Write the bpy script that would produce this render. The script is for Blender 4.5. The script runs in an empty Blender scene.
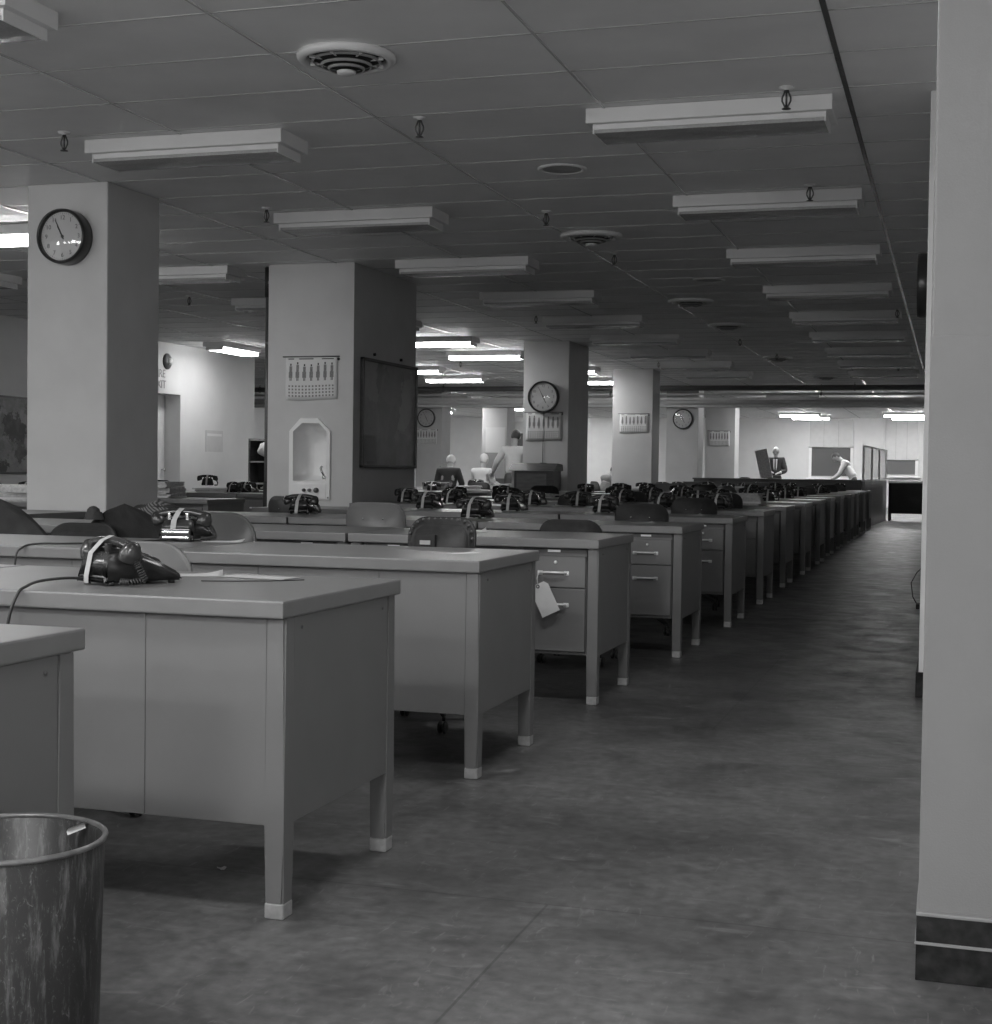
import bpy, bmesh, math, random
from mathutils import Vector, Matrix, noise

rng = random.Random(11)
SC = bpy.context.scene
COL = SC.collection
PI = math.pi
KIDS = {}

# ------------------------------------------------------------------ mesh builder
class MB:
    def __init__(s):
        s.bm = bmesh.new(); s.M = None
    def add(s, tmp, m=0, smooth=False, M=None):
        if M is not None: tmp.transform(M)
        if s.M is not None: tmp.transform(s.M)
        vm = {v: s.bm.verts.new(v.co) for v in tmp.verts}
        for f in tmp.faces:
            try: nf = s.bm.faces.new([vm[v] for v in f.verts])
            except ValueError: continue
            nf.material_index = m; nf.smooth = smooth or f.smooth
        tmp.free(); return s
    def box(s, x0, x1, y0, y1, z0, z1, bev=0, m=0, seg=2, M=None):
        t = bmesh.new()
        bmesh.ops.create_cube(t, size=1, matrix=Matrix.Translation(((x0+x1)/2, (y0+y1)/2, (z0+z1)/2)) @ Matrix.Diagonal((abs(x1-x0), abs(y1-y0), abs(z1-z0), 1)))
        if bev: bmesh.ops.bevel(t, geom=t.edges[:], offset=bev, segments=seg, affect='EDGES', profile=.6)
        return s.add(t, m, False, M)
    def lathe(s, prof, n=24, at=(0, 0, 0), M=None, m=0, a0=0, a1=2*PI, smooth=True):
        t = bmesh.new(); full = abs(a1-a0-2*PI) < 1e-6; rings = []
        cnt = n if full else n+1
        for r, z in prof:
            if r < 1e-6: rings.append([t.verts.new((0, 0, z))])
            else: rings.append([t.verts.new((r*math.cos(a0+(a1-a0)*i/n), r*math.sin(a0+(a1-a0)*i/n), z)) for i in range(cnt)])
        for a, b in zip(rings, rings[1:]):
            for i in range(n):
                j = (i+1) % cnt
                if len(a) == 1 and len(b) == 1: continue
                if len(a) == 1: vs = [a[0], b[j], b[i]]
                elif len(b) == 1: vs = [a[i], a[j], b[0]]
                else: vs = [a[i], a[j], b[j], b[i]]
                f = t.faces.new(vs); f.smooth = smooth
        T = Matrix.Translation(at) @ (M if M is not None else Matrix())
        return s.add(t, m, False, T)
    def tube(s, pts, r, n=8, m=0, closed=False, caps=True):
        pts = [Vector(p) for p in pts]; N = len(pts); rr = r if isinstance(r, (list, tuple)) else [r]*N
        t = bmesh.new(); rings = []; up = None
        for i, p in enumerate(pts):
            a = pts[(i-1) % N] if (closed or i > 0) else p
            b = pts[(i+1) % N] if (closed or i < N-1) else p
            d = (b-a).normalized()
            if up is None:
                up = Vector((0, 0, 1)) if abs(d.z) < .9 else Vector((1, 0, 0))
            u = (up - d*up.dot(d))
            if u.length < 1e-4: u = d.orthogonal()
            u.normalize(); v = d.cross(u); up = u
            rings.append([t.verts.new(p + (u*math.cos(2*PI*k/n) + v*math.sin(2*PI*k/n))*rr[i]) for k in range(n)])
        pairs = list(zip(rings, rings[1:])) + ([(rings[-1], rings[0])] if closed else [])
        for a, b in pairs:
            for k in range(n):
                f = t.faces.new([a[k], a[(k+1) % n], b[(k+1) % n], b[k]]); f.smooth = True
        if caps and not closed:
            t.faces.new(rings[0][::-1]); t.faces.new(rings[-1])
        return s.add(t, m)
    def prism(s, poly, d0, d1, M=None, m=0, bev=0, seg=2, smooth=False):
        """polygon in local XY extruded along local Z from d0 to d1"""
        t = bmesh.new()
        a = [t.verts.new((x, y, d0)) for x, y in poly]; b = [t.verts.new((x, y, d1)) for x, y in poly]
        n = len(poly)
        t.faces.new(a[::-1]); t.faces.new(b)
        for i in range(n): t.faces.new([a[i], a[(i+1) % n], b[(i+1) % n], b[i]])
        bmesh.ops.recalc_face_normals(t, faces=t.faces[:])
        if bev:
            bmesh.ops.bevel(t, geom=[e for e in t.edges if abs(e.verts[0].co.z-e.verts[1].co.z) < 1e-7], offset=bev, segments=seg, affect='EDGES')
        return s.add(t, m, smooth, M)
    def quad(s, pts, m=0):
        f = s.bm.faces.new([s.bm.verts.new(p if s.M is None else s.M @ Vector(p)) for p in pts]); f.material_index = m; return s
    def ball(s, c, r, m=0, sx=1, sy=1, sz=1, sub=2, M=None):
        t = bmesh.new(); bmesh.ops.create_icosphere(t, subdivisions=sub, radius=r, matrix=Matrix.Translation(c) @ (M or Matrix()) @ Matrix.Diagonal((sx, sy, sz, 1)))
        return s.add(t, m, True)
    def ribbon(s, pts, wid, th, wdir=(1, 0, 0), m=0):
        w = Vector(wdir).normalized()*wid/2; t = bmesh.new(); pts = [Vector(p) for p in pts]; rows = []
        for i, p in enumerate(pts):
            d = (pts[min(i+1, len(pts)-1)]-pts[max(i-1, 0)]).normalized(); nrm = d.cross(w).normalized()*th
            rows.append([t.verts.new(p-w), t.verts.new(p+w), t.verts.new(p+w+nrm), t.verts.new(p-w+nrm)])
        for a, b in zip(rows, rows[1:]):
            for k in range(4): t.faces.new([a[k], a[(k+1) % 4], b[(k+1) % 4], b[k]])
        t.faces.new(rows[0]); t.faces.new(rows[-1][::-1])
        bmesh.ops.recalc_face_normals(t, faces=t.faces[:])
        return s.add(t, m)
    def grid(s, fn, nu, nv, m=0, smooth=True, closeu=False):
        t = bmesh.new(); V = [[t.verts.new(fn(i/nu if closeu else i/nu, j/nv)) for j in range(nv+1)] for i in range(nu if closeu else nu+1)]
        L = len(V)
        for i in range(nu):
            for j in range(nv):
                f = t.faces.new([V[i % L][j], V[(i+1) % L][j], V[(i+1) % L][j+1], V[i % L][j+1]]); f.smooth = smooth
        return s.add(t, m)
    def obj(s, name, mats, parent=None, loc=None, rz=0):
        me = bpy.data.meshes.new(name); bmesh.ops.recalc_face_normals(s.bm, faces=s.bm.faces[:]) if getattr(s, 'fix', False) else None
        s.bm.to_mesh(me); s.bm.free()
        for x in (mats if isinstance(mats, (list, tuple)) else [mats]): me.materials.append(x)
        o = bpy.data.objects.new(name, me); COL.objects.link(o)
        if parent: o.parent = parent; KIDS.setdefault(parent.name, []).append(o)
        if loc: o.location = loc
        if rz: o.rotation_euler.z = rz
        return o

def tag(o, label=None, cat=None, group=None, kind=None):
    if label: o['label'] = label
    if cat: o['category'] = cat
    if group: o['group'] = group
    if kind: o['kind'] = kind
    return o
def thing(name, label, cat, loc=(0, 0, 0), rz=0, group=None):
    o = bpy.data.objects.new(name, None); COL.objects.link(o); o.empty_display_size = .1
    o.location = loc; o.rotation_euler.z = rz
    return tag(o, label, cat, group)
def copy_tree(o, parent=None):
    c = o.copy(); COL.objects.link(c)
    if parent: c.parent = parent; KIDS.setdefault(parent.name, []).append(c)
    for k in KIDS.get(o.name, []): copy_tree(k, c)
    return c
class Proto:
    """first use moves the prototype itself, later uses copy it"""
    def __init__(s, root): s.root = root; s.used = False
    def put(s, loc, rz, label, group=None, scale=None):
        o = s.root if not s.used else copy_tree(s.root)
        s.used = True
        o.location = loc; o.rotation_euler = (0, 0, rz); o.scale = scale or (1, 1, 1)
        o['label'] = label
        if group: o['group'] = group
        elif 'group' in o: del o['group']
        return o
def struct(mb, name, mats, label=None):
    return tag(mb.obj(name, mats), label, None, None, 'structure')

# ------------------------------------------------------------------ materials (all grey: a monochrome place)
def mat(name, v, rough=.5, metal=0, var=0, scale=8, bump=0, bscale=60, emit=0, spec=.5, stretch=None):
    m = bpy.data.materials.new(name); m.use_nodes = True
    N, L = m.node_tree.nodes, m.node_tree.links; b = N['Principled BSDF']
    b.inputs['Base Color'].default_value = (v, v, v, 1); b.inputs['Roughness'].default_value = rough
    b.inputs['Metallic'].default_value = metal; b.inputs['Specular IOR Level'].default_value = spec
    if emit:
        b.inputs['Emission Color'].default_value = (1, 1, 1, 1); b.inputs['Emission Strength'].default_value = emit
    if var or bump:
        tc = N.new('ShaderNodeTexCoord'); mp = N.new('ShaderNodeMapping'); L.new(tc.outputs['Object'], mp.inputs['Vector'])
        if stretch: mp.inputs['Scale'].default_value = stretch
    if var:
        nz = N.new('ShaderNodeTexNoise'); nz.inputs['Scale'].default_value = scale; nz.inputs['Detail'].default_value = 6
        L.new(mp.outputs[0], nz.inputs['Vector'])
        cr = N.new('ShaderNodeValToRGB'); a, c = max(0, v*(1-var)), min(1, v*(1+var))
        cr.color_ramp.elements[0].position = .3; cr.color_ramp.elements[1].position = .7
        cr.color_ramp.elements[0].color = (a, a, a, 1); cr.color_ramp.elements[1].color = (c, c, c, 1)
        L.new(nz.outputs['Fac'], cr.inputs['Fac']); L.new(cr.outputs['Color'], b.inputs['Base Color'])
    if bump:
        n2 = N.new('ShaderNodeTexNoise'); n2.inputs['Scale'].default_value = bscale; n2.inputs['Detail'].default_value = 3
        L.new(mp.outputs[0], n2.inputs['Vector'])
        bp = N.new('ShaderNodeBump'); bp.inputs['Strength'].default_value = bump; bp.inputs['Distance'].default_value = .01
        L.new(n2.outputs['Fac'], bp.inputs['Height']); L.new(bp.outputs['Normal'], b.inputs['Normal'])
    return m

M = {}
M['steel'] = mat('desk_grey_enamel', .155, .48, var=.05, scale=5, bump=.03, bscale=300)
M['top'] = mat('desk_linoleum_top', .56, .28, var=.07, scale=9, bump=.03, bscale=200)  # linoleum grey, raised to carry the sheen of the glossy tops
M['edge'] = mat('desk_edge_band', .175, .35, var=.04, scale=12)
M['ferrule'] = mat('leg_ferrule_metal', .42, .4, metal=.3, var=.12, scale=60)
M['chrome'] = mat('chrome', .75, .18, metal=1)
M['handle'] = mat('handle_satin_metal', .80, .4, metal=.35)
M['dark'] = mat('black_finish_and_duct_shade', .015, .7)  # plain black of panels and small fittings; in the vents it paints shade
M['slot'] = mat('recessed_dark_steel', .09, .5)
M['card'] = mat('paper_card', .7, .7)
M['paper'] = mat('paper_white', .62, .75, var=.06, scale=14)
M['pale'] = mat('pale_grey_paper', .42, .8)
M['newsprint'] = mat('newsprint', .42, .8, var=.25, scale=40)
M['bakelite'] = mat('black_bakelite', .03, .22, var=.35, scale=25)
M['rubber'] = mat('black_cord', .025, .45)
M['tape'] = mat('white_masking_tape', .38, .6, var=.05, scale=40)
M['wallp'] = mat('painted_plaster', .66, .55, var=.035, scale=3, bump=.06, bscale=220)
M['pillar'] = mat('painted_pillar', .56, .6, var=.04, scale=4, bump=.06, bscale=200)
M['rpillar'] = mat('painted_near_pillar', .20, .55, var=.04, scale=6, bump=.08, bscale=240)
M['base'] = mat('black_rubber_base', .016, .6, var=.7, scale=30, bump=.1, bscale=60, spec=.25)
M['white'] = mat('white_enamel', .82, .35, var=.03, scale=10)
M['fixture'] = mat('fixture_white_enamel', .74, .42, var=.03, scale=6)
M['lens_off'] = mat('prismatic_diffuser_unlit', .34, .25, var=.12, scale=90, bump=.25, bscale=260)
M['lens_on'] = mat('diffuser_lit', .8, .4, emit=30)
M['lens_far'] = mat('diffuser_lit_far', .8, .4, emit=48)
M['lens_soft'] = mat('diffuser_lit_soft', .8, .4, emit=20)
M['gridm'] = mat('ceiling_metal_strip', .62, .16, spec=.9)
M['gridk'] = mat('ceiling_dark_strip', .12, .2, spec=.9)
M['gap'] = mat('ceiling_joint', .52, .25)
M['louvre'] = mat('louvre_grey_metal', .38, .45)
M['vent'] = mat('diffuser_painted_metal', .72, .4)
M['brass'] = mat('sprinkler_dull_metal', .10, .3, metal=.8)
M['clockrim'] = mat('clock_black_case', .022, .28)
M['face'] = mat('clock_face', .52, .5)
M['ink'] = mat('printing_ink', .05, .6)
M['inkgrey'] = mat('printing_grey', .22, .7, var=.4, scale=160)
M['midgrey'] = mat('grey_paint', .25, .5, var=.05)
M['chair'] = mat('chair_grey_steel', .075, .4, var=.06, scale=10)
M['chairlt'] = mat('chair_light_steel', .155, .38, var=.05, scale=10)
M['vinyl'] = mat('chair_dark_vinyl', .024, .55, var=.25, scale=30, bump=.1, bscale=120)
M['coat'] = mat('dark_wool', .013, .95, var=.3, scale=18, bump=.3, bscale=200)
M['coatgrey'] = mat('grey_wool', .035, .95, var=.25, scale=9, bump=.3, bscale=200)
M['skin'] = mat('skin', .38, .5)
M['shirt'] = mat('white_shirt', .70, .8, var=.04)
M['suit'] = mat('dark_suit', .05, .85, var=.1)
M['trouser'] = mat('grey_trousers', .085, .85, var=.1)
M['hairdark'] = mat('dark_hair', .05, .6)
M['hairwhite'] = mat('white_hair', .62, .7)
M['wood'] = mat('dark_wood', .055, .4, var=.3, scale=7, stretch=(1, 1, 8))
M['woodmid'] = mat('varnished_wood_panel', .13, .35, var=.25, scale=5, stretch=(1, 1, 6))
M['pipe'] = mat('painted_pipe', .12, .4)
M['pipelt'] = mat('light_painted_pipe', .70, .35)
M['blind'] = mat('window_blind', .55, .7, var=.04)
M['night'] = mat('window_dark_glass', .10, .15)
M['cable'] = mat('conduit_dark', .12, .4, metal=.4)

def floor_mat():
    m = bpy.data.materials.new('worn_linoleum_floor'); m.use_nodes = True
    N, L = m.node_tree.nodes, m.node_tree.links; b = N['Principled BSDF']
    geo = N.new('ShaderNodeTexCoord')
    def noisen(scale, detail, st=(1, 1, 1), rot=0, dist=0):
        mp = N.new('ShaderNodeMapping'); mp.inputs['Scale'].default_value = st; mp.inputs['Rotation'].default_value = (0, 0, rot)
        L.new(geo.outputs['Object'], mp.inputs['Vector'])
        n = N.new('ShaderNodeTexNoise'); n.inputs['Scale'].default_value = scale; n.inputs['Detail'].default_value = detail; n.inputs['Distortion'].default_value = dist
        L.new(mp.outputs[0], n.inputs['Vector']); return n.outputs['Fac']
    def ramp(src, p0, p1, c0, c1):
        r = N.new('ShaderNodeValToRGB'); r.color_ramp.elements[0].position = p0; r.color_ramp.elements[1].position = p1
        r.color_ramp.elements[0].color = (c0, c0, c0, 1); r.color_ramp.elements[1].color = (c1, c1, c1, 1)
        L.new(src, r.inputs['Fac']); return r.outputs['Color']
    def mix(a, bb, f, mode='MULTIPLY'):
        x = N.new('ShaderNodeMix'); x.data_type = 'RGBA'; x.blend_type = mode
        if isinstance(f, float): x.inputs[0].default_value = f
        else: L.new(f, x.inputs[0])
        L.new(a, x.inputs[6])
        if isinstance(bb, tuple): x.inputs[7].default_value = bb
        else: L.new(bb, x.inputs[7])
        return x.outputs[2]
    base = ramp(noisen(1.1, 8, dist=.6), .32, .70, .066, .136)
    fine = ramp(noisen(26, 6), .30, .70, .68, 1.24)
    blot = ramp(noisen(2.2, 7, (1, .7, 1), .4, 1.6), .52, .70, 1.0, .62)
    scuff = ramp(noisen(5, 12, (.7, 2.2, 1), .5, 2.6), .60, .78, .0, .30)
    scuff2 = ramp(noisen(11, 12, (2.4, .6, 1), .9, 3.0), .63, .76, .0, .34)
    c = mix(mix(base, fine, 1.0), blot, 1.0)
    c = mix(c, (.36, .36, .36, 1), scuff, 'MIX'); c = mix(c, (.34, .34, .34, 1), scuff2, 'MIX')
    # sheet seams
    br = N.new('ShaderNodeTexBrick'); br.inputs['Scale'].default_value = 1; br.inputs['Mortar Size'].default_value = .0035
    br.inputs['Brick Width'].default_value = 3.2; br.inputs['Row Height'].default_value = 2.6; br.offset = .447
    br.inputs['Color1'].default_value = (1, 1, 1, 1); br.inputs['Color2'].default_value = (.97, .97, .97, 1); br.inputs['Mortar'].default_value = (.58, .58, .58, 1)
    mp = N.new('ShaderNodeMapping'); mp.inputs['Location'].default_value = (-.5, -.85, 0); L.new(geo.outputs['Object'], mp.inputs['Vector']); L.new(mp.outputs[0], br.inputs['Vector'])
    c = mix(c, br.outputs['Color'], 1.0)
    L.new(c, b.inputs['Base Color'])
    L.new(ramp(noisen(5, 6, (1, 1, 1), .2, .5), .3, .7, .34, .55), b.inputs['Roughness'])
    bp = N.new('ShaderNodeBump'); bp.inputs['Strength'].default_value = .10; bp.inputs['Distance'].default_value = .01
    L.new(noisen(14, 6), bp.inputs['Height']); L.new(bp.outputs['Normal'], b.inputs['Normal'])
    return m
M['floor'] = floor_mat()
M['ceil'] = mat('ceiling_tile', .84, .62, var=.05, scale=2.5, bump=.12, bscale=160)

def can_mat():
    m = mat('worn_black_enamel', .02, .45)
    N, L = m.node_tree.nodes, m.node_tree.links; b = N['Principled BSDF']
    tc = N.new('ShaderNodeTexCoord')
    def nz(scale, st, p0, p1, d=0):
        mp = N.new('ShaderNodeMapping'); mp.inputs['Scale'].default_value = st; L.new(tc.outputs['Object'], mp.inputs['Vector'])
        n = N.new('ShaderNodeTexNoise'); n.inputs['Scale'].default_value = scale; n.inputs['Detail'].default_value = 10; n.inputs['Roughness'].default_value = .7; n.inputs['Distortion'].default_value = d
        L.new(mp.outputs[0], n.inputs['Vector'])
        r = N.new('ShaderNodeValToRGB'); r.color_ramp.elements[0].position = p0; r.color_ramp.elements[1].position = p1; L.new(n.outputs['Fac'], r.inputs['Fac']); return r.outputs['Color']
    a = nz(60, (1, 1, .16), .52, .80); c = nz(75, (1, 1, .4), .57, .68, 2.5)
    x = N.new('ShaderNodeMix'); x.data_type = 'RGBA'; x.blend_type = 'ADD'; x.inputs[0].default_value = .6
    L.new(a, x.inputs[6]); L.new(c, x.inputs[7])
    y = N.new('ShaderNodeMix'); y.data_type = 'RGBA'; y.inputs[6].default_value = (.016, .016, .016, 1); y.inputs[7].default_value = (.17, .17, .17, 1)
    L.new(x.outputs[2], y.inputs[0]); L.new(y.outputs[2], b.inputs['Base Color'])
    return m
M['can'] = can_mat()

def map_mat(name, dark, light, scale):
    m = mat(name, .1, .22)
    N, L = m.node_tree.nodes, m.node_tree.links; b = N['Principled BSDF']
    tc = N.new('ShaderNodeTexCoord'); v = N.new('ShaderNodeTexVoronoi'); v.inputs['Scale'].default_value = scale
    n = N.new('ShaderNodeTexNoise'); n.inputs['Scale'].default_value = scale*1.4; n.inputs['Detail'].default_value = 9; n.inputs['Roughness'].default_value = .65
    L.new(tc.outputs['Object'], n.inputs['Vector'])
    mx = N.new('ShaderNodeMix'); mx.data_type = 'VECTOR'; mx.inputs[0].default_value = .35
    L.new(tc.outputs['Object'], mx.inputs[4]); L.new(n.outputs['Color'], mx.inputs[5]); L.new(mx.outputs[1], v.inputs['Vector'])
    r = N.new('ShaderNodeValToRGB'); r.color_ramp.elements[0].color = (dark,)*3+(1,); r.color_ramp.elements[1].color = (light,)*3+(1,)
    r.color_ramp.elements[0].position = .3; r.color_ramp.elements[1].position = .7
    a = N.new('ShaderNodeMath'); a.operation = 'MULTIPLY_ADD'; a.inputs[1].default_value = .5
    L.new(v.outputs['Color'], a.inputs[0]); 
    h = N.new('ShaderNodeMath'); h.operation = 'MULTIPLY'; h.inputs[1].default_value = .5; L.new(n.outputs['Fac'], h.inputs[0])
    L.new(h.outputs[0], a.inputs[2]); L.new(a.outputs[0], r.inputs['Fac']); L.new(r.outputs['Color'], b.inputs['Base Color'])
    return m
M['map'] = map_mat('framed_wall_map', .22, .46, 3.2)
M['board'] = map_mat('pinned_wall_map', .08, .36, 7)

def stripe_mat():
    m = mat('striped_cloth', .1, .9); N, L = m.node_tree.nodes, m.node_tree.links
    tc = N.new('ShaderNodeTexCoord'); w = N.new('ShaderNodeTexWave'); w.inputs['Scale'].default_value = 22; w.inputs['Distortion'].default_value = 3
    mp = N.new('ShaderNodeMapping'); mp.inputs['Rotation'].default_value = (0, .9, .3); L.new(tc.outputs['Object'], mp.inputs['Vector']); L.new(mp.outputs[0], w.inputs['Vector'])
    r = N.new('ShaderNodeValToRGB'); r.color_ramp.elements[0].color = (.03,)*3+(1,); r.color_ramp.elements[1].color = (.22,)*3+(1,)
    L.new(w.outputs['Color'], r.inputs['Fac']); L.new(r.outputs['Color'], N['Principled BSDF'].inputs['Base Color']); return m
M['stripe'] = stripe_mat()

def glass_mat():
    m = bpy.data.materials.new('partition_glass'); m.use_nodes = True
    N, L = m.node_tree.nodes, m.node_tree.links
    for n in list(N): N.remove(n)
    o = N.new('ShaderNodeOutputMaterial'); t = N.new('ShaderNodeBsdfTransparent'); g = N.new('ShaderNodeBsdfGlossy'); x = N.new('ShaderNodeMixShader')
    t.inputs[0].default_value = (.80, .80, .80, 1); g.inputs['Roughness'].default_value = .05; x.inputs[0].default_value = .14
    L.new(t.outputs[0], x.inputs[1]); L.new(g.outputs[0], x.inputs[2]); L.new(x.outputs[0], o.inputs[0]); return m
M['glass'] = glass_mat()
M['clockglass'] = M['glass'].copy(); M['clockglass'].name = 'clock_glass'
for n_ in M['clockglass'].node_tree.nodes:
    if n_.type == 'BSDF_TRANSPARENT': n_.inputs[0].default_value = (1, 1, 1, 1)
    if n_.type == 'MIX_SHADER': n_.inputs[0].default_value = .07

def text_mesh(body, size, depth=.002):
    cu = bpy.data.curves.new('t', 'FONT'); cu.body = body; cu.size = size; cu.align_x = 'CENTER'; cu.align_y = 'CENTER'; cu.extrude = depth/2
    o = bpy.data.objects.new('t', cu); COL.objects.link(o)
    dg = bpy.context.evaluated_depsgraph_get(); me = bpy.data.meshes.new_from_object(o.evaluated_get(dg))
    t = bmesh.new(); t.from_mesh(me); bpy.data.objects.remove(o); bpy.data.curves.remove(cu); bpy.data.meshes.remove(me)
    return t
RX = Matrix.Rotation(PI/2, 4, 'X')          # local XY -> world XZ facing -y

# ================================================================== THE ROOM
XL, XR, YB, YF, HC = -18.0, .9, -7.0, 49.0, 2.9
struct(MB().box(XL, XR, YB, YF, -.15, 0), 'floor', M['floor'])
struct(MB().box(XL, XR, YB, YF, HC, HC+.15), 'ceiling', M['ceil'])
# ceiling joints: bright strips along the room, thin joints across it
mb = MB()
k = -1
while -0.52-1.195*k > XL+.2:
    x = -0.52-1.195*k
    if x < XR-.1:
        wide = .024 if k == 0 else .011
        mb.box(x-wide/2, x+wide/2, YB+.05, YF-.05, HC-.006, HC-.0005, m=1 if k == 0 else 0)
    k += 1
struct(mb, 'trim_1', [M['gridm'], M['gridk']])
mb = MB(); y = 5.335-.6*18
while y < YF-.2:
    mb.box(XL+.05, XR-.05, y-.005, y+.005, HC-.003, HC-.0005); y += .6
struct(mb, 'trim_2', M['gap'])
# right side: near pillar and the wall that starts behind it
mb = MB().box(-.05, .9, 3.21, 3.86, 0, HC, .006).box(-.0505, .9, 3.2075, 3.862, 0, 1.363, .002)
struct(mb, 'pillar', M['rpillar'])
mb = MB().box(-.0535, .9, 3.195, 3.875, 0, .142, .002).box(-.056, .9, 3.19, 3.88, .078, .084, .001, m=1).box(-.0545, .9, 3.192, 3.878, .138, .147, .003, m=1)
struct(mb, 'baseboard_near', [M['base'], M['midgrey']])
struct(MB().box(-.137, .9, 7.3, YF, 0, HC, .004), 'wall_right', M['wallp'])
struct(MB().box(-.15, .9, 7.287, YF, 0, .122, .004), 'baseboard_right', M['base'])
struct(MB().box(.88, 1.05, YB, 7.3, 0, HC), 'wall_side', M['wallp'])
struct(MB().box(XL, XR, YB-.15, YB, 0, HC), 'wall_back', M['wallp'])
struct(MB().box(XL-.15, XL, YB, YF, 0, HC), 'wall_far_left', M['wallp'])
# left wall with a door opening (19.29 .. 19.83)
mb = MB().box(-11.6, -11.25, YB+6, 19.05, 0, HC).box(-11.6, -11.25, 19.83, 22.3, 0, HC).box(-11.6, -11.25, 19.05, 19.83, 2.14, HC)
struct(mb, 'wall_left', M['wallp'])
d = MB().box(-11.56, -11.52, 19.052, 19.828, .005, 2.135).box(-11.52, -11.505, 19.15, 19.30, .3, 2.0).box(-11.52, -11.505, 19.42, 19.70, .3, 2.0).obj('door_1', M['white']); tag(d, kind='structure')
MB().lathe([(0, 0), (.012, 0), (.012, .03), (.028, .04), (.028, .055), (0, .062)], 14, (-11.52, 19.75, 1.0), Matrix.Rotation(PI/2, 4, 'Y')).obj('door_knob', M['chrome'], d)
# far wall with two windows
struct(MB().box(XL, XR, YF, YF+.15, 0, HC), 'wall_far', M['wallp'])
def window(n, x0, x1, z0, zb, zt):
    w = MB()
    for a, b, c, e in ((x0-.09, x0, z0-.06, zt), (x1, x1+.09, z0-.06, zt), (x0-.09, x1+.09, zt, zt+.07)):
        w.box(a, b, YF-.05, YF-.001, c, e)
    o = w.obj('window_%d' % n, M['white']); tag(o, kind='structure')
    MB().box(x0, x1, YF-.02, YF-.008, z0, zt).obj('pane', M['night'], o)
    MB().box(x0-.15, x1+.15, YF-.16, YF-.001, z0-.1, z0-.06, .005).obj('sill', M['white'], o)
    b = MB()
    for i in range(3):
        xa = x0-.08+(x1-x0+.16)*i/3; b.box(xa+.003, xa+(x1-x0+.16)/3-.003, YF-.085, YF-.07, zb, zt+.06)
    b.tube([(x0-.1, YF-.08, zb), (x1+.1, YF-.08, zb)], .018)
    b.obj('blind', M['blind'], o)
window(1, -4.44, -3.2, 1.0, 1.95, 2.8)
window(2, -2.04, -1.16, 1.08, 1.56, 2.8)
window(3, -14.9, -13.9, 1.3, 2.36, 2.7)

# ------------------------------------------------------------------ pillars
def pillar(x0, x1, y0, y1):
    o = MB().box(x0, x1, y0, y1, 0, HC-.001, .012).obj('pillar', M['pillar']); tag(o, kind='structure')
    b = MB().box(x0-.012, x1+.012, y0-.012, y1+.012, 0, .12, .004).obj('baseboard', M['base'], o)
    return o
pillar(-5.85, -5.247, 8.30, 8.95)
for a in ((-5.86, -5.19, 20.0, 21.15), (-5.86, -5.125, 25.7, 26.35), (-5.88, -5.19, 31.0, 31.65), (-5.74, -5.02, 35.3, 36.0), (-11.6, -10.98, 31.0, 31.6), (-11.42, -10.75, 35.3, 35.95)): pillar(*a)
# the pillar with the drinking fountain: its front has the opening for the niche
PX0, PX1, PY0, PY1 = -5.965, -5.125, 12.09, 13.67
HOLE = [(-5.70, .943), (-5.372, .943), (-5.372, 1.39), (-5.446, 1.466), (-5.613, 1.466), (-5.70, 1.39)]
mb = MB(); bm = mb.bm
o4 = [bm.verts.new(p) for p in ((PX0, PY0, 0), (PX1, PY0, 0), (PX1, PY0, HC-.001), (PX0, PY0, HC-.001))]
b4 = [bm.verts.new(p) for p in ((PX0, PY1, 0), (PX1, PY1, 0), (PX1, PY1, HC-.001), (PX0, PY1, HC-.001))]
h6 = [bm.verts.new((x, PY0, z)) for x, z in HOLE]
es = [bm.edges.new((o4[i], o4[(i+1) % 4])) for i in range(4)] + [bm.edges.new((h6[i], h6[(i+1) % 6])) for i in range(6)]
bmesh.ops.triangle_fill(bm, edges=es, use_beauty=True, use_dissolve=False, normal=(0, -1, 0))
for f in list(bm.faces):
    c = f.calc_center_median()
    if all(v in h6 for v in f.verts): bm.faces.remove(f)
for i in range(4): bm.faces.new([o4[(i+1) % 4], o4[i], b4[i], b4[(i+1) % 4]])
bm.faces.new(b4[::-1])
bmesh.ops.recalc_face_normals(bm, faces=bm.faces[:])
p2 = mb.obj('pillar', M['pillar']); tag(p2, kind='structure')
MB().box(PX0-.012, PX1+.012, PY0-.012, PY1+.012, 0, .12, .004).obj('baseboard', M['base'], p2)
# drinking fountain set in that pillar
ft = thing('drinking_fountain', 'white enamel drinking fountain set in a niche of the pillar, arched top with cut corners', 'drinking fountain', (-5.538, PY0, .776))
def loc2(x, z): return (x+5.538, z-.776)
inner = [loc2(*p) for p in HOLE]
outer = [(-.204, 0), (.203, 0), (.203, .62), (.082, .735), (-.095, .735), (-.204, .62)]
mb = MB(); ic = [(x, z) for x, z in inner]
bm = mb.bm
def ring(y, poly): return [bm.verts.new((x, y, z)) for x, z in poly]
# frame: outer rim, front face ring, inner rim
ob, of_, inf, inb = ring(-.001, outer), ring(-.02, [(x*.985, z*.99+.004) for x, z in outer]), ring(-.02, ic), ring(.02, ic)
# split frame bottom: lower panel area is a face of its own between outer bottom and inner bottom
for A, B in ((ob, of_), (of_, inf), (inf, inb)):
    for i in range(6): bm.faces.new([A[i], A[(i+1) % 6], B[(i+1) % 6], B[i]])
bmesh.ops.recalc_face_normals(bm, faces=bm.faces[:])
mb.obj('frame', M['white'], ft)
mb = MB(); bm = mb.bm
cx, cz = .0, .40
prev = ring(.018, ic); n6 = 6
levels = [(.05, .99), (.10, .93), (.15, .80), (.18, .58), (.195, .3)]
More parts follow.
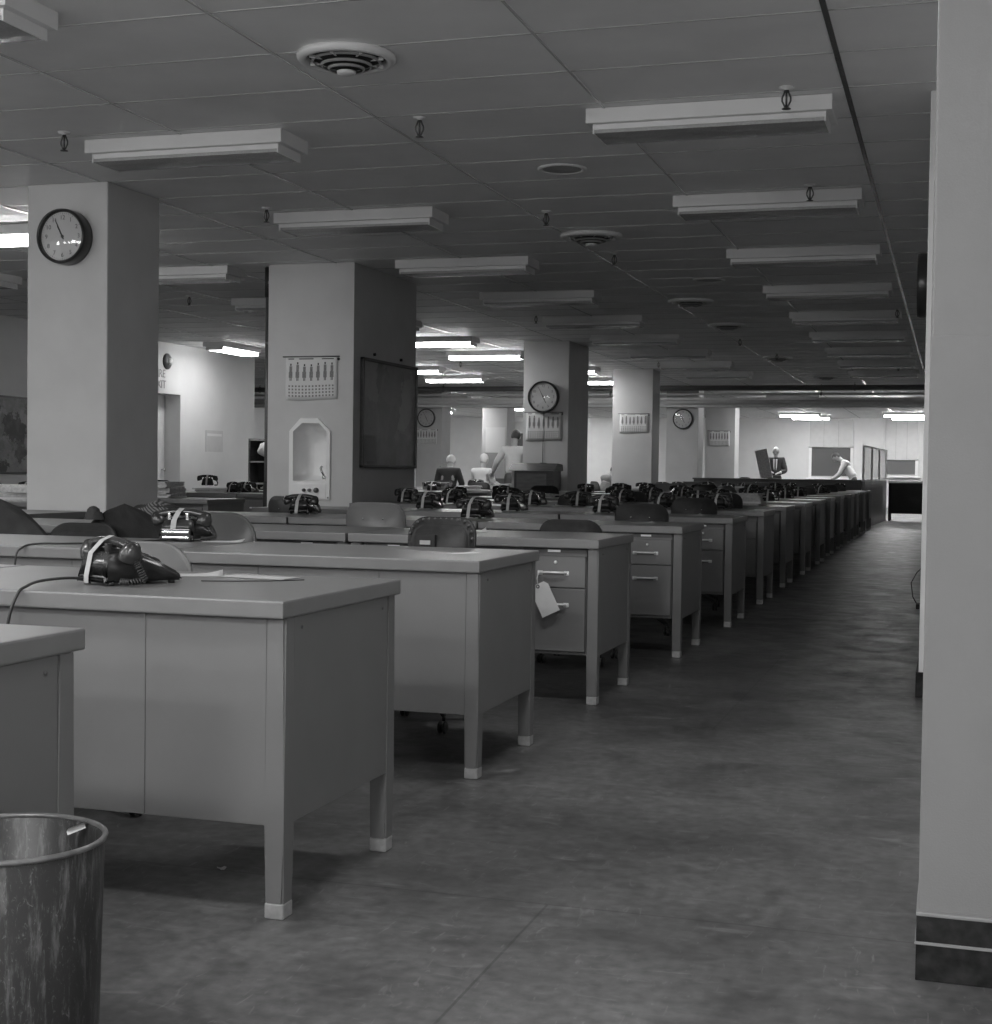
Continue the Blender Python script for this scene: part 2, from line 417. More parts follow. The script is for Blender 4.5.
# concave niche with finer outline
def dens(poly, n=6):
    out = []
    for i in range(len(poly)):
        a, b = Vector(poly[i]), Vector(poly[(i+1) % len(poly)])
        for q in range(n): out.append(tuple(a.lerp(b, q/n)))
    return out
D = dens(ic); prev = ring(.0, D)
for dy, sc in levels:
    cur = ring(dy, [(cx+(x-cx)*sc, cz+(z-cz)*(sc*.4+.6)) for x, z in D])
    for i in range(len(D)):
        f = bm.faces.new([prev[i], prev[(i+1) % len(D)], cur[(i+1) % len(D)], cur[i]]); f.smooth = True
    prev = cur
f = bm.faces.new(prev); f.smooth = True
bmesh.ops.recalc_face_normals(bm, faces=bm.faces[:])
mb.obj('basin', M['white'], ft)
mb = MB().box(-.155, .165, -.026, -.019, .015, .142, .003)
mb.obj('control_panel', M['white'], ft)
for x in (-.045, .01, .075): MB().lathe([(0, 0), (.024 if x > .05 else .016, 0), (.022 if x > .05 else .015, .02), (.012, .028), (0, .03)], 16, (x, -.026, .085), RX).obj('push_knob', M['cable'], ft)
mb = MB().tube([(.13, -.02+.05, .20), (.13, .0, .23), (.115, -.005, .26), (.105, .0, .285), (.11, .012, .30)], .011, 8).lathe([(0, 0), (.02, 0), (.02, .03), (0, .03)], 12, (.13, .02, .185))
mb.obj('spout', M['chrome'], ft)
MB().lathe([(0, 0), (.008, 0), (.006, .004), (0, .005)], 10, (.185, -.02, .02), RX).obj('screw', M['cable'], ft)

# ------------------------------------------------------------------ beam, pipes and partition at the far end
struct(MB().box(-17.9, -.14, 30.7, 31.0, 2.44, 2.64, .01), 'beam', M['wallp'])
def pipe(label, y, z, r, m, x0=-17.5, x1=-.16, hang=()):
    t = thing('ceiling_pipe', label, 'pipe', (0, y, z), 0)
    MB().tube([(x0, 0, 0), (x1, 0, 0)], r, 12).obj('pipe_run', m, t)
    for hx in hang:
        g = MB().tube([(hx, 0, r+.002), (hx, 0, HC-z)], .008, 6)
        g.lathe([(r+.002, -.015), (r+.01, -.015), (r+.01, .015), (r+.002, .015), (r+.002, -.015)], 16, (hx, 0, 0), Matrix.Rotation(PI/2, 4, 'Y'))
        g.obj('hanger', M['cable'], t)
    return t
pipe('thick dark pipe hung across the room just under the ceiling, in front of the beam', 30.0, 2.80, .055, M['pipe'], hang=(-15, -10.6, -5.9, -1.9))
pipe('thin pale conduit running across above the beam, upper of two', 30.5, 2.70, .024, M['pipelt'], hang=(-12, -7, -2.6))
pipe('pale pipe along the bottom of the beam, lower of two conduits', 30.654, 2.54, .045, M['pipelt'])

gp = thing('glass_partition', 'waist-high wood and glass partition at the far end of the desk rows', 'partition', (-1.70, 29.9, 0), -.036)
MB().box(-.02, .02, 0, 5.6, 0, .93, .004).obj('base_panel', M['woodmid'], gp)
MB().box(-.03, .03, 0, 5.6, .93, .965, .004).obj('ledge', M['white'], gp)
MB().box(-.004, .004, .04, 5.58, .965, 1.62).obj('glass_pane', M['glass'], gp)
for yy in (0.03, 1.9, 3.7, 5.57): MB().box(-.022, .022, yy-.02, yy+.02, .965, 1.64, .003).obj('post', M['white'], gp)
MB().box(-.022, .022, 0, 5.6, 1.62, 1.65, .003).obj('top_rail', M['white'], gp)
ct = thing('counter', 'long dark wooden counter closing off the last row of desks', 'counter', (-3.45, 30.3, 0))
MB().box(-1.70, 1.70, -.015, .015, .02, .925, .003).obj('front_panel', M['wood'], ct)
MB().box(-1.72, 1.72, -.05, .40, .925, .955, .004).obj('counter_top', M['wood'], ct)
MB().box(-1.70, -1.66, .015, .36, 0, .925).obj('end_panel', M['wood'], ct)
MB().box(1.66, 1.70, .015, .36, 0, .925).obj('end_panel', M['wood'], ct)
cr = thing('reception_desk', 'black-fronted desk closing the far end of the aisle, white top', 'desk', (-.79, 35.1, 0))
MB().box(-.62, .62, -.02, .02, .17, .88, .003).obj('front_panel', M['dark'], cr)
MB().box(-.63, .63, -.05, .7, .88, .93, .006).obj('desktop', M['white'], cr)
for sx in (-1, 1):
    for yy in (0, .62): MB().box(sx*.60-.025, sx*.60+.025, yy-.02, yy+.03, 0, .88).obj('leg', M['dark'], cr)

# ================================================================== CEILING THINGS
def fixture_proto(name, lens, lab):
    t = thing(name, lab, 'ceiling light')
    MB().box(-.61, .61, -.175, .175, -.075, 0, .004).obj('housing', M['fixture'], t)
    m = MB().box(-.575, .575, -.142, .142, -.102, -.075, .003)
    m.obj('side_band', M['fixture'] if lens is M['lens_off'] else lens, t)
    g = MB()
    prof = [(-.139, -.10), (-.134, -.118), (-.06, -.122), (0, -.119), (.06, -.122), (.134, -.118), (.139, -.10)]
    g.prism([(y, z) for y, z in prof], -.57, .57, M=Matrix(((0, 0, 1, 0), (1, 0, 0, 0), (0, 1, 0, 0), (0, 0, 0, 1))))
    g.obj('diffuser', lens, t)
    for sx in (-1, 1): MB().box(sx*.575-.004, sx*.575+.004, -.144, .144, -.124, -.075, .002).obj('end_cap', M['fixture'], t)
    return t
OFF = Proto(fixture_proto('ceiling_light', M['lens_off'], '')); ON = Proto(fixture_proto('ceiling_light', M['lens_on'], '')); FAR = Proto(fixture_proto('ceiling_light', M['lens_far'], '')); SOFT = Proto(fixture_proto('ceiling_light', M['lens_soft'], ''))
ORD = ['first', 'second', 'third', 'fourth', 'fifth', 'sixth', 'seventh', 'eighth', 'ninth', 'tenth', 'eleventh', 'twelfth', 'thirteenth', 'fourteenth', 'fifteenth', 'sixteenth', 'seventeenth', 'eighteenth']
COLX = {-1.2: 'above the aisle', -4.11: 'above the middle of the desks', -6.95: 'in the line beyond the pillars', -9.39: 'in the outer line by the left wall'}
def fixture(x, y, lit, label, rz=0):
    (SOFT if rz else FAR if (lit and y > 32) else ON if lit else OFF).put((x, y, HC-.001), rz, label, 'lit ceiling lights' if lit else 'switched-off ceiling lights')
for i in range(9):
    y = 7.40+2.405*i
    fixture(-1.2, y, False, 'switched-off box light above the aisle, %s from the camera' % ORD[i])
for i in range(-1, 9):
    y = 7.40+2.405*i
    fixture(-4.11, y, False, 'switched-off box light above the middle of the desks, %s from the camera' % ORD[i+1])
fixture(-6.95, 9.80, True, 'lit box light glowing just behind the nearest pillar with the clock')
for i, y in enumerate((12.2, 14.6, 16.98)): fixture(-6.96, y, False, 'switched-off box light beyond the pillars, %s of three' % ORD[i])
for i, (x, y) in enumerate(((-6.96, 19.3), (-6.96, 21.7), (-6.62, 25.2), (-6.75, 28.2))): fixture(x, y, True, 'lit box light in the line beyond the pillars, %s of four going back' % ORD[i])
for i, y in enumerate((12.2, 14.6)): fixture(-9.39, y, False, 'switched-off box light near the left wall map, %s going back' % ORD[i])
for i, y in enumerate((24.8, 27.3)): fixture(-9.39, y, True, 'lit box light in the outer left line, %s one' % ['nearer', 'farther'][i])
fixture(-10.45, 19.98, True, 'lit box light turned lengthwise beside the white left wall', PI/2)
for i, (x, y) in enumerate(((-4.45, 44.9), (-4.3, 47.0), (-1.40, 44.8), (-1.25, 47.0))):
    fixture(x, y, True, ('lit box light over the far office windows, ' + ['left front', 'left rear', 'right front', 'right rear'][i]) + ' one')
for i, (x, y) in enumerate(((-16.2, 44.5), (-15.3, 42.6), (-12.0, 44.6), (-12.2, 47.0), (-11.6, 40.4))):
    fixture(x, y, True, 'lit box light in the far left office, seen under the beam, %s one' % ORD[i])
for i, (x, y) in enumerate(((-4.2, 38.0), (-8.2, 39.0), (-14.3, 37.4), (-3.6, 34.75), (-1.6, 36.2), (-12.2, 34.75))):  # none in view; the nearer ones added to brighten pillars and aisle floor
    fixture(x, y, True, 'unseen lit box light above the far offices, hidden behind the beam, %s one' % ORD[i])

# round air diffusers
def vent_proto():
    t = thing('ceiling_vent', '', 'air vent')
    MB().lathe([(.225, 0), (.24, -.004), (.238, -.022), (.225, -.034), (.205, -.036), (.195, -.028), (.19, -.01), (.19, 0)], 40).obj('outer_ring', M['vent'], t)
    for r, z in ((.160, -.034), (.118, -.052), (.082, -.066)):
        MB().lathe([(r+.009, z+.005), (r, z-.004), (r-.004, z-.001), (r+.006, z+.009), (r+.009, z+.005)], 36).obj('louvre_ring', M['louvre'], t)
    MB().lathe([(0, -.090), (.03, -.089), (.044, -.083), (.047, -.074), (.03, -.070), (0, -.070)], 28).obj('centre_cap', M['vent'], t)
    s = MB()
    for a in range(4): s.box(-.19, .19, -.004, .004, -.036, -.022, M=Matrix.Rotation(a*PI/4, 4, 'Z'))
    s.obj('spokes', M['vent'], t)
    MB().lathe([(.196, -.002), (.192, -.008), (.15, -.026), (.10, -.046), (.055, -.062), (0, -.064)], 36).obj('duct_shade_cone', M['dark'], t)  # black cone backing paints the shade between the louvre rings
    return t
V = Proto(vent_proto())
for i, (x, y) in enumerate(((-2.605, 6.03), (-1.68, 5.17), (-2.71, 11.06), (-2.70, 15.5), (-2.69, 18.1), (-2.67, 23.3), (-2.3, 28.0))):
    lab = ['round louvred air diffuser on the ceiling, largest one before the pillars', 'round air diffuser cut by the top edge of the photo', 'round air diffuser just past the flat speaker disc', 'round air diffuser with dark openings, third along the ceiling strip', 'round air diffuser, fourth along the ceiling strip', 'small distant round air diffuser before the pipes', 'farthest round air diffuser near the beam'][i]
    V.put((x, y, HC-.001), .2*i, lab, 'round ceiling diffusers', (.92, .92, 1) if i == 0 else None)
t = thing('ceiling_speaker', 'flat round disc with ringed cover set in the ceiling', 'ceiling speaker', (-2.30, 8.62, HC-.001))
MB().lathe([(.15, 0), (.15, -.006), (.135, -.012), (.12, -.008), (.12, 0)], 36).obj('rim', M['vent'], t)
MB().lathe([(0, -.012), (.05, -.011), (.06, -.006), (.085, -.01), (.10, -.005), (.12, -.004), (.12, 0), (0, 0)], 36).obj('cover', M['louvre'], t)
t2 = copy_tree(t); t2.location = (-2.25, 13.9, HC-.001); t2['label'] = 'second flat round ceiling disc, farther back between the light rows'
# sprinklers
def spr_proto():
    t = thing('sprinkler_head', '', 'sprinkler')
    MB().lathe([(0, 0), (.036, 0), (.034, -.006), (.012, -.010), (.012, -.014), (0, -.014)], 18).obj('escutcheon', M['vent'], t)
    g = MB()
    for sx in (-1, 1): g.tube([(sx*.006, 0, -.014), (sx*.012, 0, -.032), (sx*.02, 0, -.05), (sx*.02, 0, -.066), (sx*.012, 0, -.082), (sx*.006, 0, -.094)], .0045, 6)
    g.lathe([(.006, -.09), (.006, -.098), (.02, -.100), (.022, -.104), (0, -.104)], 14).tube([(0, 0, -.012), (0, 0, -.09)], .005, 6)
    g.obj('deflector_frame', M['brass'], t); return t
S = Proto(spr_proto())
SP = [(-.79, 7.06, 'in front of the nearest aisle light'), (-.90, 9.46, 'in front of the second aisle light'), (-2.69, 7.19, 'beside the bright ceiling strip, nearest of that line'), (-2.78, 10.0, 'second along the bright ceiling strip'), (-2.75, 12.05, 'third along the bright ceiling strip'), (-4.72, 7.03, 'left of the long box light near the clock pillar'), (-4.67, 9.42, 'at the left end of the second middle light'), (-7.55, 10.9, 'seen left of the clock pillar'), (-.62, 16.7, 'by the fifth aisle light'), (-2.8, 20.0, 'fourth along the bright strip'), (-2.6, 22.6, 'fifth along the bright strip'), (-.9, 25.2, 'near the last aisle light'), (-8.2, 16.9, 'high by the white left wall, nearer one'), (-9.2, 19.3, 'high by the white left wall, farther one'), (-7.9, 14.1, 'between the left box lights'), (-4.72, 16.6, 'by the fifth middle light'), (-8.0, 23.5, 'by the far lit lights'), (-4.7, 24, 'near the third pillar line')]
for x, y, w in SP: S.put((x, y, HC-.001), rng.uniform(-.3, .3), 'small dark ceiling sprinkler head ' + w, 'ceiling sprinklers')
# conduit pole beside the fountain pillar
t = thing('conduit_pole', 'thin dark vertical conduit running floor to ceiling beside the fountain pillar', 'conduit', (-6.03, 12.2, 0))
MB().tube([(0, 0, 0), (0, 0, HC-.002)], .018, 10).obj('pipe_run', M['cable'], t)
MB().tube([(0, 0, 2.62), (0, 0, HC-.01)], .026, 10).obj('top_sleeve', M['dark'], t)
MB().tube([(0, 0, .55), (0, 0, .93)], .027, 10).obj('lower_sleeve', M['dark'], t)
for z in (1.3, 1.75, 2.2, 2.75): MB().box(-.005, .065, -.022, .022, z-.012, z+.012, .003).obj('strap', M['cable'], t)

# ================================================================== CLOCKS, CALENDARS, WALL THINGS
def clock(label, loc, r, depth, hands, rz=0, M_=None):
    t = thing('wall_clock', label, 'clock', loc, rz)
    w = r*.11
    MB().lathe([(0, 0), (r*.97, 0), (r, .006), (r, depth*.8), (r-w*.25, depth), (r-w, depth*.92), (r-w, depth*.7), (0, depth*.7)], 48, M=RX).obj('case', M['clockrim'], t)
    f = MB().lathe([(0, depth*.7+.001), (r-w-.001, depth*.7+.001)], 40, M=RX); f.fix = False
    f.obj('dial', M['face'], t)
    g = MB()
    for i in range(60):
        a = i*PI/30; L_ = .006 if i % 5 else .012
        g.box(-.001, .001, -L_, 0, 0, .001, M=Matrix.Translation((0, -depth*.7-.001, 0)) @ RX @ Matrix.Rotation(-a, 4, 'Z') @ Matrix.Translation((0, r-w-.006, 0)))
    for h in range(1, 13):
        a = h*PI/6; rr = (r-w)*.76
        g.add(text_mesh(str(h), r*.22, .001), M=Matrix.Translation((rr*math.sin(a), -depth*.7-.0015, rr*math.cos(a))) @ RX)
    g.obj('numerals', M['ink'], t)
    MB().lathe([(0, depth+.012), (r*.35, depth+.009), (r*.65, depth+.002), (r-w, depth*.93)], 36, M=RX).obj('glass_cover', M['clockglass'], t)
    h = MB()
    for a, L_, w_ in ((hands[0], .46, .055), (hands[1], .72, .036)):
        h.prism([(-w_*r/2, -.12*r), (w_*r/2, -.12*r), (w_*r*.35, L_*r*.9), (0, L_*r*.95), (-w_*r*.35, L_*r*.9)], 0, .0015, M=Matrix.Translation((0, -depth*.7-.004, 0)) @ RX @ Matrix.Rotation(-a, 4, 'Z'))
    h.lathe([(0, .006), (.01, .006), (.01, 0)], 12, (0, -depth*.7, 0), RX)
    h.obj('hands', M['ink'], t)
    return t
HR, MN = math.radians(155), math.radians(-27)
clock('round black-rimmed wall clock high on the nearest pillar', (-5.53, 8.299, 2.54), .178, .11, (math.radians(-28), math.radians(-26)))
c3 = clock('round black-rimmed wall clock above a calendar on the third pillar', (-5.55, 19.999, 2.105), .225, .09, (HR, MN))
MB().tube([(.0, -.012, -.22), (.005, -.012, -.5), (-.01, -.012, -.7), (-.01, -.012, -.93)], .004, 6).obj('power_cord', M['rubber'], c3)
MB().box(-.045, .05, -.02, -.001, -.955, -.93, .003).obj('plug_plate', M['cable'], c3)
clock('round wall clock on the pillar beyond the beam, before the white strip', (-5.52, 30.999, 2.20), .215, .07, (HR, MN))
clock('wall clock above a calendar on the far left pillar, seen past the framed map', (-11.34, 30.999, 2.21), .21, .07, (HR, MN))
# clock seen edge-on on the right wall
c5 = clock('black wall clock seen edge-on, sticking out of the right wall', (-.138, 9.1, 2.2), .19, .085, (1, 2), -PI/2)

def calendar(label, loc, w, h, rz=0, rail=True, lab2=None):
    t = thing('wall_calendar', label, 'calendar', loc, rz)
    def sh(u, v): return (-w/2+w*u, -.006-.010*math.sin(PI*v)*(1-v)-.004*math.sin(u*PI*2+.5)*(1-v), -h*(1-v)-.006*math.sin(u*PI*1.5)*(1-v))
    g = MB().grid(sh, 14, 8)
    o = g.obj('sheet', M['card'], t)
    sol = o.modifiers.new('s', 'SOLIDIFY'); sol.thickness = .001; sol.offset = 0
    p = MB(); rr = random.Random(int(abs(loc[0]*100)+loc[1]*10))
    def pt(x0, x1, z0, z1, m=0):
        def q(x, z):
            a = Vector(sh(x, z)); return (a.x, a.y-.0022, a.z)
        p.quad([q(x0, z0), q(x1, z0), q(x1, z1), q(x0, z1)], m)
    for x0, x1 in ((.05, .16), (.26, .54), (.70, .93)): pt(x0, x1, .945, .968, 1)
    for i in range(7):
        x = .10+i*.133; b = rr.choice((.0, 1, 1)); top = .80+rr.uniform(-.03, .05)
        pt(x-.014, x+.014, top, top+.05, 1)                 # little standing figures: head, body, skirt
        pt(x-.026, x+.026, .66, top-.01, 0); pt(x-.034+rr.uniform(-.01, .01), x+.034, .52, .66, 0); pt(x-.018, x-.004, .45, .52, 1); pt(x+.006, x+.02, .45, .52, 1)
    for r_ in range(4):
        for c_ in range(14):
            x = .06+c_*.065; pt(x, x+.032, .08+r_*.075, .08+r_*.075+.04, 0)
    p.obj('printed_figures', [M['inkgrey'], M['ink']], t)
    if rail: MB().tube([(-w/2-.03, -.006, .004), (w/2+.02, -.006, .004)], .006, 8).obj('hanging_rail', M['cable'], t)
    MB().lathe([(0, 0), (.012, 0), (.012, .012), (0, .014)], 10, (w/2+.01, -.002, -.02), RX).obj('nail', M['dark'], t)
    return t
calendar('white wall calendar with a row of small figures above the drinking fountain', (-5.53, 12.088, 2.06), .505, .385)
calendar('wall calendar under the clock on the third pillar', (-5.55, 19.998, 1.885), .52, .40)
calendar('greyish wall calendar alone on the fourth pillar', (-5.46, 25.698, 2.095), .52, .34)
calendar('small white calendar on the farthest pillar, right of the far clock', (-5.40, 35.298, 2.07), .51, .37)
calendar('white calendar under the clock on the far left pillar', (-11.34, 30.998, 1.96), .5, .345, rail=False)
t = thing('wall_notice', 'large blank white notice on the far left pillar behind the standing man', 'notice', (-11.06, 35.299, 1.79))
MB().box(-.26, .26, -.006, -.0005, -.33, .33).obj('sheet', M['card'], t)
MB().box(-.265, .265, -.012, -.0005, .325, .345).obj('top_strip', M['pipelt'], t)
# framed map on the fountain pillar
t = thing('framed_map', 'large dark framed map hung on the side of the fountain pillar', 'framed map', (-5.124, 12.94, 1.57), PI/2)
W_, H_ = 1.40, 1.0
f = MB()
for a in ((-W_/2, W_/2, H_/2-.028, H_/2), (-W_/2, W_/2, -H_/2, -H_/2+.028), (-W_/2, -W_/2+.028, -H_/2, H_/2), (W_/2-.028, W_/2, -H_/2, H_/2)): f.box(a[0], a[1], -.035, -.001, a[2], a[3], .004)
f.obj('frame', M['wood'], t)
MB().box(-W_/2+.02, W_/2-.02, -.016, -.004, -H_/2+.02, H_/2-.02).obj('map_sheet', M['map'], t)
MB().box(-W_/2+.07, -W_/2+.35, -.0175, -.016, -.44, -.2).obj('inset_panel', M['midgrey'], t)
for x in (-.38, .3): MB().lathe([(0, 0), (.014, 0), (.014, .02), (0, .022)], 10, (x, 0, H_/2+.045), RX).obj('hook', M['dark'], t)
# left wall things
t = thing('wall_map', 'wide dark map pinned on the left wall behind the nearest pillar', 'wall map', (-11.249, 14.9, 1.42), PI/2)
MB().box(-1.1, 1.1, -.018, -.001, -.47, .47, .003).obj('board', M['board'], t)
f = MB()
for a in ((-1.12, 1.12, .46, .485), (-1.12, 1.12, -.485, -.46), (-1.12, -1.095, -.48, .48), (1.095, 1.12, -.48, .48)): f.box(a[0], a[1], -.025, -.001, a[2], a[3])
f.obj('frame', M['wood'], t)
t = thing('wall_notice', 'faint square notice on the white left wall right of the doorway', 'notice', (-11.248, 20.9, 1.46), PI/2)
MB().box(-.28, .28, -.006, -.001, -.17, .17).obj('sheet', M['blind'], t)
MB().box(-.24, .24, -.0075, -.006, .08, .12).obj('heading', M['pipelt'], t)
t = thing('alarm_bell', 'round fire bell on the left wall above the painted exit words', 'alarm bell', (-11.249, 19.42, 2.62), PI/2)
MB().lathe([(0, 0), (.12, 0), (.12, .015), (.09, .04), (.045, .055), (0, .058)], 24, M=RX).obj('gong', M['cable'], t)
MB().lathe([(0, .05), (.05, .05), (.045, .08), (0, .085)], 18, M=RX).obj('centre_cap', M['white'], t)
t = thing('exit_sign', 'dark FIRE EXIT lettering on the left wall above the doorway', 'sign', (-11.249, 19.22, 2.35), PI/2)
g = MB()
for txt, z in (('FIRE', .075), ('EXIT', -.085)): g.add(text_mesh(txt, .17, .003), M=Matrix.Translation((0, -.003, z)) @ RX)
g.obj('letters', M['midgrey'], t)
# right wall outlet with hanging cord
t = thing('wall_outlet', 'small black outlet box low on the right wall with a hanging wire', 'outlet', (-.138, 12.6, .34), -PI/2)
MB().box(-.06, .06, -.07, -.001, -.07, .07, .005).obj('box', M['dark'], t)
MB().tube([(0, -.072, -.02), (.03, -.13, -.08), (.10, -.17, -.16), (.28, -.15, -.26), (.42, -.10, -.332)], .0045, 6).obj('wire', M['rubber'], t)
MB().box(.38, .50, -.12, -.06, -.34, -.30, .004).obj('plug', M['dark'], t)

# ================================================================== DESKS
DW, DD, DT = 1.23, .76, .757
def desk_proto(full=True):
    t = thing('office_desk', '', 'desk')
    x0, x1 = -DW/2, DW/2
    g = MB().box(x0, x1, 0, DD, DT-.042, DT, .005, seg=2)
    for f in g.bm.faces: f.material_index = 0 if f.normal.z > .6 else 1
    g.obj('desktop', [M['top'], M['edge']], t)
    lx, ly = .05, .055
    for sx in (-1, 1):
        for sy in (0, 1):
            X = sx*(DW/2-.006-lx/2); Y = .026+ly/2 if sy == 0 else DD-.026-ly/2
            poly = lambda s: [(X-lx/2*s, Y-ly/2*s), (X+lx/2*s, Y-ly/2*s), (X+lx/2*s, Y+ly/2*s), (X-lx/2*s, Y+ly/2*s)]
            g = MB(); bm = g.bm
            R_ = [[bm.verts.new((px, py, z)) for px, py in poly(s)] for z, s in ((.038, .97), (.22, 1), (DT-.043, 1))]
            for A, B in zip(R_, R_[1:]):
                for i in range(4): bm.faces.new([A[i], A[(i+1) % 4], B[(i+1) % 4], B[i]])
            bm.faces.new(R_[0][::-1]); bm.faces.new(R_[-1])
            if full: bmesh.ops.bevel(bm, geom=[e for e in bm.edges if abs(e.verts[0].co.z-e.verts[1].co.z) > .05], offset=.006, segments=2, affect='EDGES')
            lg = g.obj('leg', M['steel'], t)
            MB().box(X-lx*.49, X+lx*.49, Y-ly*.49, Y+ly*.49, 0, .038, .003, seg=1).obj('foot_cap', M['ferrule'], lg)
    zb = .222
    for sx in (-1, 1):
        X = sx*(DW/2-.016)
        g = MB().box(X-.008, X+.008, .08, DD-.08, zb, DT-.042, .002, seg=1)
        g.obj('end_panel', M['steel'], t)
    # modesty side (local +y): three sheets with fine seams
    g = MB(); ym = DD-.032
    for a, b in ((x0+.057, x0+.380), (x0+.3809, x1-.3809), (x1-.380, x1-.057)): g.box(a, b, ym-.015, ym, zb-.002, DT-.043, .0015, seg=1)
    g.obj('modesty_panel', M['steel'], t)
    # pedestals with drawers on the user's side (local -y)
    for sx in (-1, 1):
        a, b = (x0+.064, x0+.375) if sx < 0 else (x1-.375, x1-.064)
        p = MB().box(a, b, .05, DD-.05, zb, DT-.044, .002, seg=1).obj('pedestal', M['steel'], t)
        MB().box(a+.012, b-.004, .044, .050, .690, .709).obj('writing_slide', M['slot'], p)
        if full: MB().box((a+b)/2-.03, (a+b)/2+.03, .040, .0438, .694, .705).obj('label_holder', M['handle'], p)
        for z0, z1, zh in ((.532, .678, .598), (.238, .528, .452)):
            d = MB().box(a+.006, b-.004, .034, .050, z0, z1, .003, seg=1).obj('drawer', M['steel'], t)
            if full:
                xm = (a+b)/2
                h = MB().tube([(xm-.062, .033, zh), (xm-.058, .014, zh+.003), (xm, .008, zh+.004), (xm+.058, .014, zh+.003), (xm+.062, .033, zh)], .0058, 8)
                h.box(xm-.075, xm-.05, .030, .034, zh-.010, zh+.010, .002, seg=1).box(xm+.05, xm+.075, .030, .034, zh-.010, zh+.010, .002, seg=1)
                h.obj('handle', M['handle'], d)['label'] = 'bright metal drawer handle'
                if z0 > .5: MB().lathe([(0, 0), (.008, 0), (.008, .004), (.004, .007), (0, .007)], 12, (xm+.01, .034, .648), RX).obj('lock', M['handle'], d)
            else:
                xm = (a+b)/2; MB().box(xm-.065, xm+.065, .012, .0335, zh-.008, zh+.008, .003, seg=1).obj('handle', M['handle'], d)
    # kneehole rail and dark corner screws on the end panels
    MB().box(x0+.375, x1-.375, .05, .075, .66, DT-.044).obj('kneehole_rail', M['steel'], t)
    if full:
        for sx in (-1, 1):
            for yy in (.12, .64): MB().lathe([(0, 0), (.005, 0), (.004, .003), (0, .004)], 10, (sx*(DW/2-.0085), yy, .685), Matrix.Rotation(sx*PI/2, 4, 'Y')).obj('end_screw', M['slot'], t)
    return t
DF, DS = Proto(desk_proto(True)), Proto(desk_proto(False))
ROWN = ['nearest', 'second', 'third', 'fourth', 'fifth', 'sixth', 'seventh', 'eighth', 'ninth', 'tenth', 'eleventh', 'twelfth', 'thirteenth', 'fourteenth', 'fifteenth', 'sixteenth', 'last']
# (near edge y, right end x, user on far side?)
ROWS = [(1.665, -1.575, True), (3.085, -1.478, True), (4.735, -1.535, True), (6.445, -1.523, False), (8.285, -1.468, False), (10.075, -1.437, False), (11.965, -1.452, False), (13.84, -1.475, False)]
for y in (15.69, 17.53, 19.37, 21.25, 23.08, 24.92, 26.75, 28.6): ROWS.append((y, -1.48+rng.uniform(-.03, .03), False))
PLACE = ['aisle-end', 'middle', 'pillar-side']
DESK = {}
def put_desk(y, xr, far, row, k, label, sx=1.0):
    P = DF if y < 11 else DS
    xc = xr-DW*sx/2
    ang = PI if far else 0
    loc = (xc, y+DD if far else y, 0)
    return P.put(loc, ang, label, 'grey steel office desks', (sx, 1, 1))
for r, (y, xr, far) in enumerate(ROWS):
    for k in range(3):
        if r == 0 and k: continue
        if r in (1,) and k == 2: continue
        sx = 1.0; x = xr-1.243*k
        if k == 2:
            lim = -5.238 if y < 9 else (-5.10 if y < 13 else (-5.17 if 18 < y < 20 else (-5.105 if 24 < y < 26 else -9)))
            if x-DW < lim: sx = (x-lim)/DW
        face = 'plain back panel to the camera' if far else 'drawers to the camera'
        put_desk(y, x, far, r, k, 'grey steel desk, %s place in the %s desk row, %s' % (PLACE[k], ROWN[r], face), sx)
        DESK[(r, k)] = (x-DW*sx/2, y)
o = DF.put((-5.93, 7.50, 0), 0, 'grey steel desk standing right in front of the nearest pillar', 'grey steel office desks', (1, 1, 1.01))
LROWS = [10.1, 12.05, 15.0, 16.9, 18.8, 20.7, 22.6, 24.5, 26.4]
LN = ['first', 'second', 'third', 'fourth', 'fifth', 'sixth', 'seventh', 'eighth', 'ninth']
for r, y in enumerate(LROWS):
    for k in range(2):
        x = -6.55-1.243*k
        DS.put((x-DW/2, y, 0), 0, 'grey steel desk beyond the pillars, %s of the %s row there' % (['inner one', 'outer one'][k], LN[r]), 'grey steel office desks')
for i, (x, y) in enumerate(((-3.6, 33.0), (-2.75, 34.6), (-4.6, 34.6))):
    DS.put((x, y, 0), 0, 'grey desk in the far office behind the dark counter, %s one' % ORD[i], 'grey steel office desks')

